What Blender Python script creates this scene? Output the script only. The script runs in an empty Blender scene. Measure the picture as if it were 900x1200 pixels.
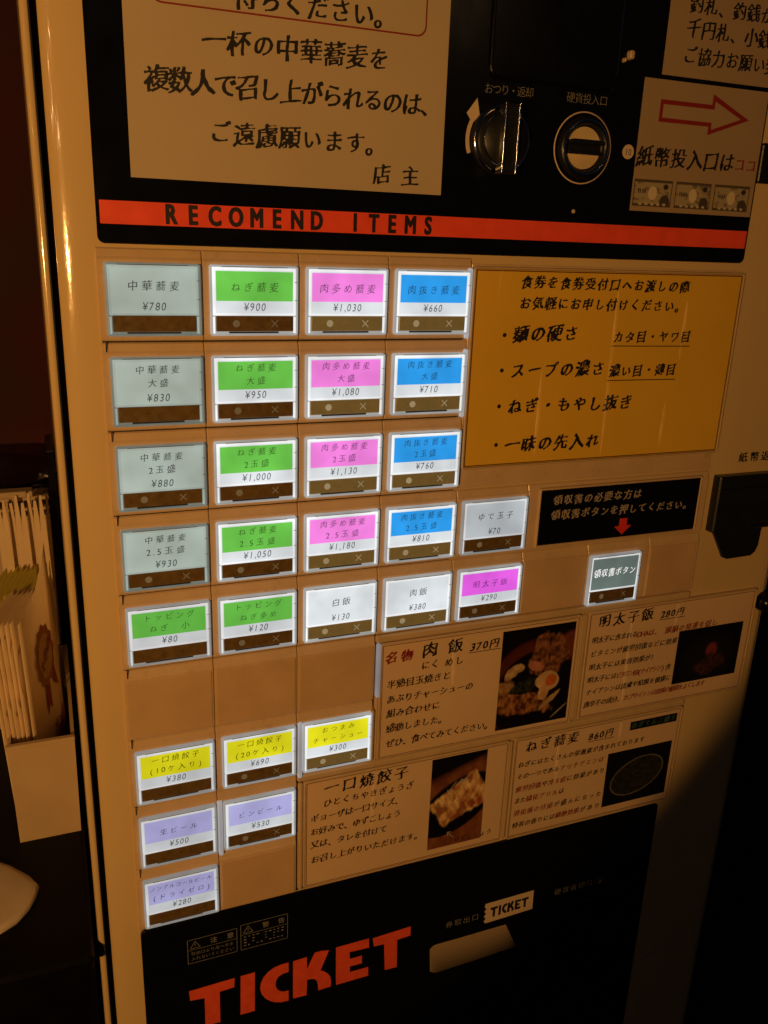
import bpy, bmesh, math, random
import numpy as np
from mathutils import Vector, Matrix
from mathutils.geometry import tessellate_polygon

random.seed(7)
SC = bpy.context.scene
COL = SC.collection
FACE_Z = 1.25            # height of the top of the button field above the floor (m)

# All lengths below are millimetres on the machine face:
# X to the right, D downwards, W into the machine (negative W stands proud of the face).
def P(x, d, w): return Vector((x/1000, w/1000, FACE_Z - d/1000))

# ------------------------------------------------------------------ camera
cam_d = bpy.data.cameras.new('camera')
cam = bpy.data.objects.new('camera', cam_d); COL.objects.link(cam)
R = np.array([[0.93048058, -0.03581605, -0.36458619],
              [-0.08039248, 0.95098739, -0.29859677],
              [0.35741143, 0.30714848, 0.88199596]])
def row(v): return Vector((v[0], v[2], -v[1]))
rx, ry_, rz = row(R[0]), -row(R[1]), -row(R[2])
m = Matrix((rx, ry_, rz)).transposed().to_4x4()
m.translation = P(-25.86, -8.07, -441.96)
cam.matrix_world = m
cam_d.sensor_fit = 'VERTICAL'; cam_d.sensor_height = 24.0
cam_d.lens = 992.2/1200*24.0
cam_d.clip_start = 0.01; cam_d.clip_end = 100
SC.camera = cam

# ------------------------------------------------------------------ world, lamps, exposure
wd = bpy.data.worlds.new('World'); SC.world = wd; wd.use_nodes = True
wd.node_tree.nodes['Background'].inputs[0].default_value = (0.0055, 0.0075, 0.012, 1)
wd.node_tree.nodes['Background'].inputs[1].default_value = 0.55

def lamp(name, kind, x, d, w, power, col, size=0.02, target=None, cone=None, blend=0.1):
    l = bpy.data.lights.new(name, kind); l.energy = power; l.color = col
    l.shadow_soft_size = size
    o = bpy.data.objects.new(name, l); COL.objects.link(o)
    o.location = P(x, d, w)
    if target:
        o.rotation_euler = (P(*target) - o.location).to_track_quat('-Z', 'Y').to_euler()
        l.spot_size = math.radians(cone); l.spot_blend = blend
    return o
WARM = (1.0, 0.49, 0.13)
lamp('warm_spot', 'SPOT', -340, 30, -690, 14.8, WARM, 0.014, (-260, -30, 0), 2*47.2, 0.035)  # unseen lamp at face height; cone edge stands in for the lower right shadow
for x, d, w in ((-560, -165, -800), (-655, -240, -860), (-400, -130, -820), (-800, -180, -900), (-500, -275, -900)):
    lamp('pendant_bulb', 'POINT', x, d, w, .20, (1.0, .58, .25), 0.007)
lamp('pendant_bulb', 'POINT', 900, -500, -1500, .2, (1.0, .6, .3), 0.015)

SC.view_settings.view_transform = 'Standard'
SC.view_settings.look = 'None'
SC.view_settings.gamma = 1.0
SC.view_settings.exposure = 0.0
SC.view_settings.use_curve_mapping = False
SC.cycles.max_bounces = 8; SC.cycles.transparent_max_bounces = 16
SC.cycles.sample_clamp_indirect = 2.0

# ------------------------------------------------------------------ materials
def new_mat(name):
    mt = bpy.data.materials.new(name); mt.use_nodes = True
    nt = mt.node_tree
    return mt, nt, nt.nodes['Principled BSDF']
def nd(nt, typ, **kw):
    n = nt.nodes.new(typ)
    for k, v in kw.items():
        if k in n.inputs: n.inputs[k].default_value = v
        else: setattr(n, k, v)
    return n
def pbr(name, col, rough=.5, metal=0, var=.12, vscale=60, bump=.15, bscale=900, grime=0, coat=0, stretch=(1,1,1), spec=.5, rvar=.12):
    mt, nt, b = new_mat(name); L = nt.links.new
    geo = nd(nt, 'ShaderNodeNewGeometry')
    mp = nd(nt, 'ShaderNodeMapping'); mp.inputs['Scale'].default_value = stretch
    L(geo.outputs['Position'], mp.inputs['Vector'])
    n1 = nd(nt, 'ShaderNodeTexNoise'); n1.inputs['Scale'].default_value = vscale; n1.inputs['Detail'].default_value = 6
    L(mp.outputs[0], n1.inputs['Vector'])
    rmp = nd(nt, 'ShaderNodeMapRange'); rmp.inputs['From Min'].default_value = .3; rmp.inputs['From Max'].default_value = .7
    rmp.inputs['To Min'].default_value = 1-var; rmp.inputs['To Max'].default_value = 1+var*.5
    L(n1.outputs['Fac'], rmp.inputs['Value'])
    mx = nd(nt, 'ShaderNodeMix', data_type='RGBA', blend_type='MULTIPLY'); mx.inputs['Factor'].default_value = 1
    mx.inputs['A'].default_value = (*col, 1); L(rmp.outputs[0], mx.inputs['B'])
    out = mx.outputs['Result']
    if grime:
        n2 = nd(nt, 'ShaderNodeTexNoise'); n2.inputs['Scale'].default_value = 130; n2.inputs['Detail'].default_value = 8; n2.inputs['Roughness'].default_value = .75
        L(geo.outputs['Position'], n2.inputs['Vector'])
        r2 = nd(nt, 'ShaderNodeMapRange'); r2.inputs['From Min'].default_value = .57; r2.inputs['From Max'].default_value = .72
        r2.inputs['To Max'].default_value = grime
        L(n2.outputs['Fac'], r2.inputs['Value'])
        m2 = nd(nt, 'ShaderNodeMix', data_type='RGBA'); L(r2.outputs[0], m2.inputs['Factor'])
        L(out, m2.inputs['A']); m2.inputs['B'].default_value = (.16, .09, .04, 1); out = m2.outputs['Result']
    L(out, b.inputs['Base Color'])
    rr = nd(nt, 'ShaderNodeMapRange'); rr.inputs['To Min'].default_value = max(.02, rough-rvar); rr.inputs['To Max'].default_value = rough+rvar
    L(n1.outputs['Fac'], rr.inputs['Value']); L(rr.outputs[0], b.inputs['Roughness'])
    b.inputs['Metallic'].default_value = metal; b.inputs['Coat Weight'].default_value = coat
    b.inputs['Specular IOR Level'].default_value = spec
    b.inputs['Coat Roughness'].default_value = .03
    if bump:
        n3 = nd(nt, 'ShaderNodeTexNoise'); n3.inputs['Scale'].default_value = bscale; n3.inputs['Detail'].default_value = 3
        L(mp.outputs[0], n3.inputs['Vector'])
        bp = nd(nt, 'ShaderNodeBump'); bp.inputs['Strength'].default_value = bump; bp.inputs['Distance'].default_value = .0004
        L(n3.outputs['Fac'], bp.inputs['Height']); L(bp.outputs[0], b.inputs['Normal'])
    return mt
_em = {}
def backlit(col, level, edge=.25):
    """printed film with an LED behind it: brighter towards the tray's rim where the LEDs sit"""
    key = (tuple(col), level, edge)
    if key in _em: return _em[key]
    mt, nt, b = new_mat('backlit_film'); L = nt.links.new
    b.inputs['Base Color'].default_value = (*[c*.22 for c in col], 1); b.inputs['Roughness'].default_value = .3
    b.inputs['Emission Color'].default_value = (*col, 1)
    tc = nd(nt, 'ShaderNodeTexCoord'); sp = nd(nt, 'ShaderNodeSeparateXYZ'); L(tc.outputs['Generated'], sp.inputs[0])
    def dist(o):
        a = nd(nt, 'ShaderNodeMath', operation='SUBTRACT'); L(sp.outputs[o], a.inputs[0]); a.inputs[1].default_value = .5
        c = nd(nt, 'ShaderNodeMath', operation='ABSOLUTE'); L(a.outputs[0], c.inputs[0])
        p = nd(nt, 'ShaderNodeMath', operation='POWER'); L(c.outputs[0], p.inputs[0]); p.inputs[1].default_value = 3
        return p.outputs[0]
    s = nd(nt, 'ShaderNodeMath', operation='ADD'); L(dist(0), s.inputs[0]); L(dist(2), s.inputs[1])
    ml = nd(nt, 'ShaderNodeMath', operation='MULTIPLY_ADD'); L(s.outputs[0], ml.inputs[0])
    ml.inputs[1].default_value = edge*8*level; ml.inputs[2].default_value = level
    geo = nd(nt, 'ShaderNodeNewGeometry'); n = nd(nt, 'ShaderNodeTexNoise'); n.inputs['Scale'].default_value = 42; n.inputs['Detail'].default_value = 2
    L(geo.outputs['Position'], n.inputs['Vector'])
    r = nd(nt, 'ShaderNodeMapRange'); r.inputs['From Min'].default_value = .3; r.inputs['From Max'].default_value = .7
    r.inputs['To Min'].default_value = .78; r.inputs['To Max'].default_value = 1.12; L(n.outputs['Fac'], r.inputs['Value'])
    m2 = nd(nt, 'ShaderNodeMath', operation='MULTIPLY'); L(ml.outputs[0], m2.inputs[0]); L(r.outputs[0], m2.inputs[1])
    L(m2.outputs[0], b.inputs['Emission Strength'])
    _em[key] = mt; return mt
def ink(name, col, alpha=.9):
    mt, nt, b = new_mat(name)
    b.inputs['Base Color'].default_value = (*col, 1); b.inputs['Roughness'].default_value = .55
    n = nd(nt, 'ShaderNodeTexNoise'); n.inputs['Scale'].default_value = 900
    g = nd(nt, 'ShaderNodeNewGeometry'); nt.links.new(g.outputs['Position'], n.inputs['Vector'])
    r = nd(nt, 'ShaderNodeMapRange'); r.inputs['To Min'].default_value = alpha-.12; r.inputs['To Max'].default_value = min(1, alpha+.1)
    nt.links.new(n.outputs['Fac'], r.inputs['Value']); nt.links.new(r.outputs[0], b.inputs['Alpha'])
    return mt
def film_mat():
    mt, nt, b = new_mat('clear_plastic_film'); L = nt.links.new
    nt.nodes.remove(b)
    out = nt.nodes['Material Output']
    tr = nd(nt, 'ShaderNodeBsdfTransparent'); tr.inputs[0].default_value = (.95, .95, .94, 1)
    gl = nd(nt, 'ShaderNodeBsdfAnisotropic'); gl.inputs['Roughness'].default_value = .16
    geo = nd(nt, 'ShaderNodeNewGeometry'); mp = nd(nt, 'ShaderNodeMapping'); mp.inputs['Scale'].default_value = (60, 1, 5)
    mp.inputs['Rotation'].default_value = (0, math.radians(6), 0)
    L(geo.outputs['Position'], mp.inputs['Vector'])
    n = nd(nt, 'ShaderNodeTexNoise'); n.inputs['Scale'].default_value = 1; n.inputs['Detail'].default_value = 3
    L(mp.outputs[0], n.inputs['Vector'])
    bp = nd(nt, 'ShaderNodeBump'); bp.inputs['Strength'].default_value = 1; bp.inputs['Distance'].default_value = .0085
    L(n.outputs['Fac'], bp.inputs['Height']); L(bp.outputs[0], gl.inputs['Normal'])
    lw = nd(nt, 'ShaderNodeLayerWeight'); lw.inputs['Blend'].default_value = .5
    pw = nd(nt, 'ShaderNodeMath', operation='POWER'); L(lw.outputs['Facing'], pw.inputs[0]); pw.inputs[1].default_value = 4
    fr = nd(nt, 'ShaderNodeMath', operation='MULTIPLY_ADD'); L(pw.outputs[0], fr.inputs[0]); fr.inputs[1].default_value = .6; fr.inputs[2].default_value = .05
    mx = nd(nt, 'ShaderNodeMixShader'); L(fr.outputs[0], mx.inputs[0]); L(tr.outputs[0], mx.inputs[1]); L(gl.outputs[0], mx.inputs[2])
    L(mx.outputs[0], out.inputs['Surface'])
    return mt
def crease_mat():
    mt, nt, b = new_mat('film_wrinkle'); L = nt.links.new; nt.nodes.remove(b)
    tr = nd(nt, 'ShaderNodeBsdfTransparent'); gl = nd(nt, 'ShaderNodeBsdfAnisotropic'); gl.inputs['Roughness'].default_value = .72
    n = nd(nt, 'ShaderNodeTexNoise'); n.inputs['Scale'].default_value = 55; g = nd(nt, 'ShaderNodeNewGeometry'); L(g.outputs['Position'], n.inputs['Vector'])
    r = nd(nt, 'ShaderNodeMapRange'); r.inputs['From Min'].default_value = .3; r.inputs['From Max'].default_value = .7; r.inputs['To Min'].default_value = .05; r.inputs['To Max'].default_value = .3
    L(n.outputs['Fac'], r.inputs['Value'])
    L(r.outputs[0], gl.inputs['Color']); mx = nd(nt, 'ShaderNodeAddShader'); L(tr.outputs[0], mx.inputs[0]); L(gl.outputs[0], mx.inputs[1])
    L(mx.outputs[0], nt.nodes['Material Output'].inputs['Surface']); return mt
def vcol_mat(name, rough=.35):
    mt, nt, b = new_mat(name)
    a = nd(nt, 'ShaderNodeVertexColor'); a.layer_name = 'print'
    nt.links.new(a.outputs[0], b.inputs['Base Color']); b.inputs['Roughness'].default_value = rough
    b.inputs['Specular IOR Level'].default_value = .3
    return mt

M = dict(
    cream=pbr('cream_enamel', (.65, .475, .235), .34, var=.07, vscale=25, bump=.12, bscale=700, grime=.18),
    gloss=pbr('cream_gloss_enamel', (.65, .475, .235), .11, var=.06, vscale=25, bump=.3, bscale=260, rvar=.04, stretch=(1, 1, .25), coat=.8),
    plate=pbr('cream_plastic', (.58, .41, .24), .27, var=.09, vscale=40, bump=.15, bscale=1100, grime=.28),
    blank=pbr('tan_plastic_plate', (.56, .375, .21), .42, var=.10, vscale=40, bump=.4, bscale=1500, grime=.1),
    dark=pbr('machine_dark_gap', (.02, .016, .012), .5),
    black=pbr('black_acrylic', (.0035, .004, .0065), .2, var=.2, bump=.03, bscale=300, rvar=.08, spec=.3),
    blackp=pbr('black_plastic', (.008, .009, .012), .38, bump=.2),
    red=pbr('red_print', (.90, .088, .04), .4, var=.08, vscale=120, bump=.05),
    redt=pbr('red_letter_print', (.80, .095, .04), .45, var=.12, vscale=200, bump=.05),
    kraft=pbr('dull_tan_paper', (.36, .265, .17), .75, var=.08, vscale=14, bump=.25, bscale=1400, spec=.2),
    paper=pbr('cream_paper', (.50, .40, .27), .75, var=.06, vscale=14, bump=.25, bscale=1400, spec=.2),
    wpaper=pbr('white_paper', (.78, .56, .36), .6, var=.06, vscale=14, bump=.15, bscale=1400, spec=.3),
    yellow=pbr('yellow_paper', (.86, .53, .045), .6, var=.06, vscale=16, bump=.15, bscale=1200, spec=.3),
    ink=ink('black_ink', (.010, .010, .016), .95),
    redink=ink('red_ink', (.27, .015, .012), .9),
    greyink=ink('grey_ink', (.30, .28, .26), .85),
    lineink=ink('brown_line_ink', (.10, .03, .02), .9),
    creamink=ink('cream_ink', (.70, .55, .38), .95),
    chrome=pbr('chrome', (.75, .72, .68), .10, metal=1, var=.1, bump=.05, rvar=.05),
    brass=pbr('dull_cream_disc', (.62, .48, .26), .35, var=.2, bump=.1),
    key=pbr('smoked_brown_key', (.14, .09, .035), .30, var=.25, vscale=300, bump=.2, bscale=1500),
    film=film_mat(), crease=crease_mat(), photo=vcol_mat('printed_photo'),
    pocket=pbr('clear_pocket_rim', (.54, .39, .22), .16, var=.08, bump=.15, bscale=300, rvar=.06),
    wall=pbr('maroon_wall', (.075, .010, .007), .8, var=.35, vscale=9, bump=.3, bscale=120),
    counter=pbr('black_counter', (.0025, .002, .002), .45, var=.3, bump=.2, bscale=200, spec=.12),
    floor=pbr('dark_floor_tile', (.03, .02, .015), .5, var=.3, vscale=8),
    ivory=pbr('ivory_plastic', (.52, .39, .24), .42, var=.08, vscale=30, bump=.2, bscale=600, grime=.12),
    pink=pbr('pinkish_paper', (.72, .56, .36), .6, var=.08, bump=.3, bscale=700),
    yg=pbr('yellow_green_card', (.60, .52, .09), .5, var=.1, bump=.1),
    badge=pbr('ochre_print', (.30, .11, .03), .5, var=.25, vscale=300),
    maroon=pbr('maroon_print', (.22, .012, .012), .5, var=.2, vscale=200),
    orange=pbr('rust_orange_card', (.45, .12, .03), .5, var=.2),
    cloth=pbr('white_cotton_cloth', (.58, .48, .36), .85, var=.06, bump=.5, bscale=1800, spec=.15),
    redarrow=pbr('red_film', (.70, .04, .03), .4),
)
def pbr_glass():
    mt, nt, b = new_mat('clear_glass')
    b.inputs['Base Color'].default_value = (.9, .8, .7, 1); b.inputs['Transmission Weight'].default_value = 1
    b.inputs['Roughness'].default_value = .06; b.inputs['IOR'].default_value = 1.3
    n = nd(nt, 'ShaderNodeTexNoise'); n.inputs['Scale'].default_value = 40
    r = nd(nt, 'ShaderNodeMapRange'); r.inputs['To Min'].default_value = .03; r.inputs['To Max'].default_value = .12
    nt.links.new(n.outputs['Fac'], r.inputs['Value']); nt.links.new(r.outputs[0], b.inputs['Roughness'])
    return mt
M['glass'] = pbr_glass()

def tidy(me):
    """consistent normals, open sheets facing the viewer's side of the machine"""
    bm = bmesh.new(); bm.from_mesh(me); bmesh.ops.recalc_face_normals(bm, faces=bm.faces)
    tot = sum(f.calc_area() for f in bm.faces); sy = sum(f.normal.y*f.calc_area() for f in bm.faces)
    if sy > .15*tot: bmesh.ops.reverse_faces(bm, faces=bm.faces)
    bm.to_mesh(me); bm.free()
# ------------------------------------------------------------------ mesh builder (mm in face coordinates)
class MB:
    def __init__(s): s.v = []; s.f = []; s.sm = []
    def add(s, pts): i = len(s.v); s.v += pts; return list(range(i, i+len(pts)))
    def face(s, idx, smooth=False): s.f.append(tuple(idx)); s.sm.append(smooth)
    def rr(s, x0, d0, x1, d1, r, w, n=3):
        r = max(.001, min(r, (x1-x0)/2-.001, (d1-d0)/2-.001)); pts = []
        for cx, cd, a0 in ((x1-r, d0+r, -90), (x1-r, d1-r, 0), (x0+r, d1-r, 90), (x0+r, d0+r, 180)):
            for k in range(n+1):
                a = math.radians(a0+90*k/n); pts.append((cx+r*math.cos(a), cd+r*math.sin(a), w))
        return s.add(pts)
    def bridge(s, a, b, smooth=False):
        n = len(a)
        for i in range(n): s.face((a[i], a[(i+1) % n], b[(i+1) % n], b[i]), smooth)
    def loops(s, rect, steps, r=1.0, n=3, cap=True, smooth=False):
        """nested rounded rectangles: steps = [(inset, w), ...]"""
        x0, d0, x1, d1 = rect; prev = None
        for ins, w in steps:
            cur = s.rr(x0+ins, d0+ins, x1-ins, d1-ins, max(r-ins, .05), w, n)
            if prev: s.bridge(prev, cur, smooth)
            prev = cur
        if cap: s.face(prev)
        return s
    def box(s, x0, x1, d0, d1, w0, w1):
        i = s.add([(x, d, w) for w in (w0, w1) for d in (d0, d1) for x in (x0, x1)])
        for q in ((0,1,3,2), (4,6,7,5), (0,4,5,1), (2,3,7,6), (0,2,6,4), (1,5,7,3)): s.face([i[k] for k in q])
        return s
    def circ(s, cx, cd, r, w, n=40, sx=1, sy=1):
        return s.add([(cx+sx*r*math.cos(2*math.pi*k/n), cd+sy*r*math.sin(2*math.pi*k/n), w) for k in range(n)])
    def lathe(s, cx, cd, prof, n=40, cap=True, smooth=True, sx=1, sy=1):
        prev = None
        for r, w in prof:
            cur = s.circ(cx, cd, r, w, n, sx, sy)
            if prev: s.bridge(prev, cur, smooth)
            prev = cur
        if cap: s.face(prev)
        return s
    def vlathe(s, cx, cw, prof, n=32, cap=True, a0=0, a1=360):
        """turned about the vertical: prof = [(r, d), ...]"""
        prev = None; full = (a1-a0) >= 360
        for r, d in prof:
            cur = s.add([(cx+r*math.cos(math.radians(a0+(a1-a0)*k/n)), d, cw+r*math.sin(math.radians(a0+(a1-a0)*k/n))) for k in range(n if full else n+1)])
            if prev:
                m_ = len(cur)
                for i in range(m_ if full else m_-1):
                    s.face((prev[i], prev[(i+1) % m_], cur[(i+1) % m_], cur[i]), True)
            prev = cur
        if cap and full: s.face(prev)
        return s
    def poly(s, pts, w, t=.12):
        """flat printed or cut shape with a little thickness"""
        s.polys([pts], w, t); return s
    def polys(s, cs, w, t=.12):
        tris = tessellate_polygon([[Vector((x, d, 0)) for x, d in c] for c in cs])
        flat = [p for c in cs for p in c]
        i = s.add([(x, d, w-t) for x, d in flat])
        for tr in tris: s.face([i[k] for k in tr])
        if t > .03:
            j = s.add([(x, d, w) for x, d in flat]); o = 0
            for c in cs:
                n = len(c)
                for k in range(n): s.face((i[o+k], i[o+(k+1) % n], j[o+(k+1) % n], j[o+k]))
                o += n
        return s
    def band(s, pts, width, w, t=.05, closed=False):
        """a line of even width along pts (x, d)"""
        n = len(pts)
        for k in range(n if closed else n-1):
            a = Vector(pts[k]); b = Vector(pts[(k+1) % n]); u = (b-a)
            if u.length < 1e-6: continue
            u.normalize(); q = Vector((-u.y, u.x))*width/2; e = u*width/2*.98 if closed else Vector((0, 0))
            i = s.add([(*(a-e+q), w-t), (*(b+e+q), w-t), (*(b+e-q), w-t), (*(a-e-q), w-t)]); s.face(i)
        return s
    def build(s, name, mat, parent=None, origin=None, loc=None):
        """origin: the point the vertices are taken relative to"""
        if origin is None: origin = parent['_o'] if parent is not None and '_o' in parent else (0, 0, 0)
        ox, od, ow = origin
        me = bpy.data.meshes.new(name)
        me.from_pydata([((x-ox)/1000, (w-ow)/1000, -(d-od)/1000) for x, d, w in s.v], [], s.f)
        me.polygons.foreach_set('use_smooth', s.sm); me.materials.append(mat); tidy(me); me.update()
        o = bpy.data.objects.new(name, me); COL.objects.link(o)
        if parent is not None: o.parent = parent
        else: o.location = P(*origin)
        if loc: o.location = loc
        return o
ORIG = {}
def thing(name, label, cat, at, group=None):
    o = bpy.data.objects.new(name, None); COL.objects.link(o); o.location = P(*at); o.empty_display_size = .02
    o['label'] = label; o['category'] = cat
    if group: o['group'] = group
    ORIG[o.name] = at; return o
def part(mb, name, mat, parent, label=None):
    o = mb.build(name, mat, parent, origin=ORIG[parent.name]); ORIG[o.name] = ORIG[parent.name]
    if label: o['label'] = label
    return o

# ------------------------------------------------------------------ brush lettering
_tc = bpy.data.curves.new('glyph_source', 'FONT'); _to = bpy.data.objects.new('glyph_source', _tc); COL.objects.link(_to)
_fc = bpy.data.curves.new('glyph_fill', 'CURVE'); _fc.dimensions = '2D'; _fc.fill_mode = 'FRONT'
_fo = bpy.data.objects.new('glyph_fill', _fc); COL.objects.link(_fo)
_raw = {}; _gl = {}; _fill = {}
def filled(ch, style):
    """(points, faces) of one glyph, filled by a 2D curve so that holes stay open"""
    key = (ch, style)
    if key in _fill: return _fill[key]
    cs = glyph(ch, style); _fc.splines.clear()
    for c in cs:
        sp = _fc.splines.new('POLY'); sp.points.add(len(c)-1)
        sp.points.foreach_set('co', [k for p in c for k in (p.x, p.y, 0, 1)]); sp.use_cyclic_u = True
    dg = bpy.context.evaluated_depsgraph_get(); dg.update(); ev = _fo.evaluated_get(dg); me = ev.to_mesh()
    res = ([(v.co.x, v.co.y) for v in me.vertices], [tuple(p.vertices) for p in me.polygons]) if cs else ([], [])
    ev.to_mesh_clear(); _fill[key] = res; return res
def raw_glyph(ch):
    if ch in _raw: return _raw[ch]
    _tc.body = ch; dg = bpy.context.evaluated_depsgraph_get(); dg.update()
    ev = _to.evaluated_get(dg); cu = ev.to_curve(dg); out = []
    for sp in cu.splines:
        bp = sp.bezier_points; n = len(bp); pts = []
        for i in range(n):
            a, b = bp[i], bp[(i+1) % n]
            p0, p1, p2, p3 = a.co.xy, a.handle_right.xy, b.handle_left.xy, b.co.xy
            straight = abs((p1-p0).cross(p3-p0)) < 1e-5 and abs((p2-p0).cross(p3-p0)) < 1e-5
            k = 1 if straight else 3
            for j in range(k):
                t = j/k; pts.append(((1-t)**3*p0+3*(1-t)**2*t*p1+3*(1-t)*t*t*p2+t**3*p3).copy())
        if n > 2: out.append(pts)
    ev.to_curve_clear(); _raw[ch] = out; return out
STY = {  # bold, contrast, noise, shear, slant, rounding
    'small': (.022, .014, .006, .12, .10, 0), 'brush': (.017, .022, .013, .12, .05, 1), 'heavy': (.030, .026, .018, .12, .10, 1), 'thin': (.003, .006, .006, .11, .08, 0),
    'price': (.002, .0, .003, .03, .17, 1), 'plain': (.0, 0, 0, 0, 0, 0), 'fine': (-.012, 0, 0, 0, 0, 0), 'bold': (.022, 0, 0, 0, 0, 0),
    'caps': (.048, .02, 0, 0, 0, 0), 'script': (.026, .018, .012, .12, .16, 1)}
_sdf = {}
GX, GY = np.meshgrid(np.linspace(-.16, 1.16, 104), np.linspace(-.30, 1.02, 104))
def sdf(ch):
    """signed distance (em) to the glyph's outline on a grid, negative inside"""
    if ch in _sdf: return _sdf[ch]
    A, B = [], []
    for c in raw_glyph(ch):
        q = np.array([(p.x, p.y) for p in c]); A.append(q); B.append(np.roll(q, -1, 0))
    if not A: _sdf[ch] = None; return None
    A = np.concatenate(A); B = np.concatenate(B); best = np.full(GX.shape, 9.0); ins = np.zeros(GX.shape, int)
    for (ax, ay), (bx, by) in zip(A, B):
        dx, dy = bx-ax, by-ay; L2 = dx*dx+dy*dy
        if L2 < 1e-12: continue
        t = np.clip(((GX-ax)*dx+(GY-ay)*dy)/L2, 0, 1)
        best = np.minimum(best, (GX-ax-t*dx)**2+(GY-ay-t*dy)**2)
        if ay != by:
            cr = ((ay > GY) != (by > GY)) & (GX < (bx-ax)*(GY-ay)/(by-ay)+ax)
            ins += cr*(1 if by > ay else -1)
    f = np.sqrt(best); f[ins != 0] *= -1
    _sdf[ch] = f; return f
def contours(F):
    """closed zero contours of the grid field F"""
    ny, nx = F.shape; S = F < 0; nxt = {}
    c = S[:-1, :-1].astype(int)+2*S[:-1, 1:]+4*S[1:, 1:]+8*S[1:, :-1]
    T = {1: [(3, 0)], 2: [(0, 1)], 3: [(3, 1)], 4: [(1, 2)], 5: [(3, 0), (1, 2)], 6: [(0, 2)], 7: [(3, 2)], 8: [(2, 3)], 9: [(2, 0)], 10: [(0, 1), (2, 3)], 11: [(2, 1)], 12: [(1, 3)], 13: [(1, 0)], 14: [(0, 3)]}
    ys, xs = np.nonzero((c > 0) & (c < 15))
    for y, x in zip(ys.tolist(), xs.tolist()):
        E_ = (('h', y, x), ('v', y, x+1), ('h', y+1, x), ('v', y, x))
        for a_, b_ in T[int(c[y, x])]: nxt[E_[a_]] = E_[b_]
    def pt(e):
        k, y, x = e
        if k == 'h': f0, f1, p, q = F[y, x], F[y, x+1], (y, x), (y, x+1)
        else: f0, f1, p, q = F[y, x], F[y+1, x], (y, x), (y+1, x)
        t = min(.97, max(.03, f0/(f0-f1)))
        return Vector((GX[p]+(GX[q]-GX[p])*t, GY[p]+(GY[q]-GY[p])*t))
    out = []
    while nxt:
        k0 = next(iter(nxt)); k = k0; c_ = []
        while k in nxt: c_.append(pt(k)); k = nxt.pop(k)
        if len(c_) > 5:
            r = [c_[0]]
            for i in range(1, len(c_)-1):                      # drop points that lie on a straight run
                a_, b_, d_ = r[-1], c_[i], c_[i+1]
                if abs((b_-a_).cross(d_-a_)) > .00012 or (b_-a_).length > .09: r.append(b_)
            r.append(c_[-1]); out.append(r)
    return out
def glyph(ch, style):
    key = (ch, style)
    if key in _gl: return _gl[key]
    bold, con, amp, shear, slant, rnd = STY[style]
    if style == 'plain': _gl[key] = raw_glyph(ch); return _gl[key]
    f = sdf(ch)
    if f is None: _gl[key] = []; return []
    ph = np.random.RandomState(ord(ch)*7 % 9973).rand(8)*6.28
    gy, gx = np.gradient(f); gl = np.sqrt(gx*gx+gy*gy)+1e-9
    dr = np.abs(gx)/gl
    for _ in range(3): dr = (dr+np.roll(dr, 1, 0)+np.roll(dr, -1, 0)+np.roll(dr, 1, 1)+np.roll(dr, -1, 1))/5
    o = bold+con*(dr-.5)*1.4
    if amp: o = o+amp*(.7*np.sin(8*GX+6*GY+ph[0])+.5*np.sin(15*GY-11*GX+ph[1])+.3*np.sin(31*GX+23*GY+ph[2]))
    F = f-o
    for _ in range(1+rnd): F = (F*2+np.roll(F, 1, 0)+np.roll(F, -1, 0)+np.roll(F, 1, 1)+np.roll(F, -1, 1))/6
    out = []
    for c in contours(F):
        q = []
        for p in c:
            x, y = p.x, p.y
            if amp: x, y = x+amp*1.1*math.sin(6*y+ph[3]), y+amp*1.2*math.sin(5*x+ph[4])
            q.append(Vector((x+slant*(y-.34), y+shear*(x-.5))))
        out.append(q)
    _gl[key] = out; return out
def is_wide(ch): return ord(ch) > 0x2E00
def text(mb, s, x0, x1, d, size, style='brush', w=0, sx=1.0, t=.06, rot=0.0, jitter=.02, prop=False):
    """s set between x0 and x1 (mm), centred on depth d, character size in mm"""
    wt = [1.0]*len(s)
    if prop: wt = [(1.0 if is_wide(c) else (.30 if c in ',.・ ' else .56)) for c in s]
    tot = sum(wt); x = x0
    rs = random.Random(s+style)
    for ch, wgt in zip(s, wt):
        pitch = (x1-x0)*wgt/tot; cx = x+pitch/2; x += pitch
        if ch in ' \u3000': continue
        g = glyph(ch, style)
        if not g: continue
        xs = [p.x for c in g for p in c]
        mid = .5 if is_wide(ch) else (min(xs)+max(xs))/2
        sz = size*(1+rs.uniform(-jitter, jitter)*2); dy = rs.uniform(-jitter, jitter)*size
        if style in ('small', 'brush', 'heavy', 'script', 'thin') and is_wide(ch): sz *= .86 if 0x3040 <= ord(ch) <= 0x30ff else .93
        cd = d+dy+(cx-(x0+x1)/2)*math.tan(math.radians(rot))
        vs, fs = filled(ch, style)
        i0 = mb.add([(cx+(px-mid)*sz*sx, cd-(py-.34)*sz, w-.03) for px, py in vs])
        for f in fs: mb.face([i0[k] for k in f])
    return mb

# ================================================================== THE SETTING
def structure(mb, name, mat):
    o = mb.build(name, mat); o['kind'] = 'structure'; return o
structure(MB().box(-3000, 3000, 1250, 1290, -3000, 1400), 'floor', M['floor'])
structure(MB().box(-3000, 3000, -1600, 1250, 620, 700), 'wall', M['wall'])

# counter to the left of the machine
cnt = thing('side_counter', 'black side counter left of the ticket machine, under the ivory box of sleeves', 'counter', (-300, 1250, 100))
part(MB().loops((-620, 406, -27.5, 1245), [(0, 560), (0, -8), (3, -11)], r=4), 'carcass', M['counter'], cnt)
part(MB().loops((-640, 398.5, -27.2, 408), [(0, 561), (0, -18), (2.0, -21)], r=3), 'worktop_edge', M['counter'], cnt)

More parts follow.
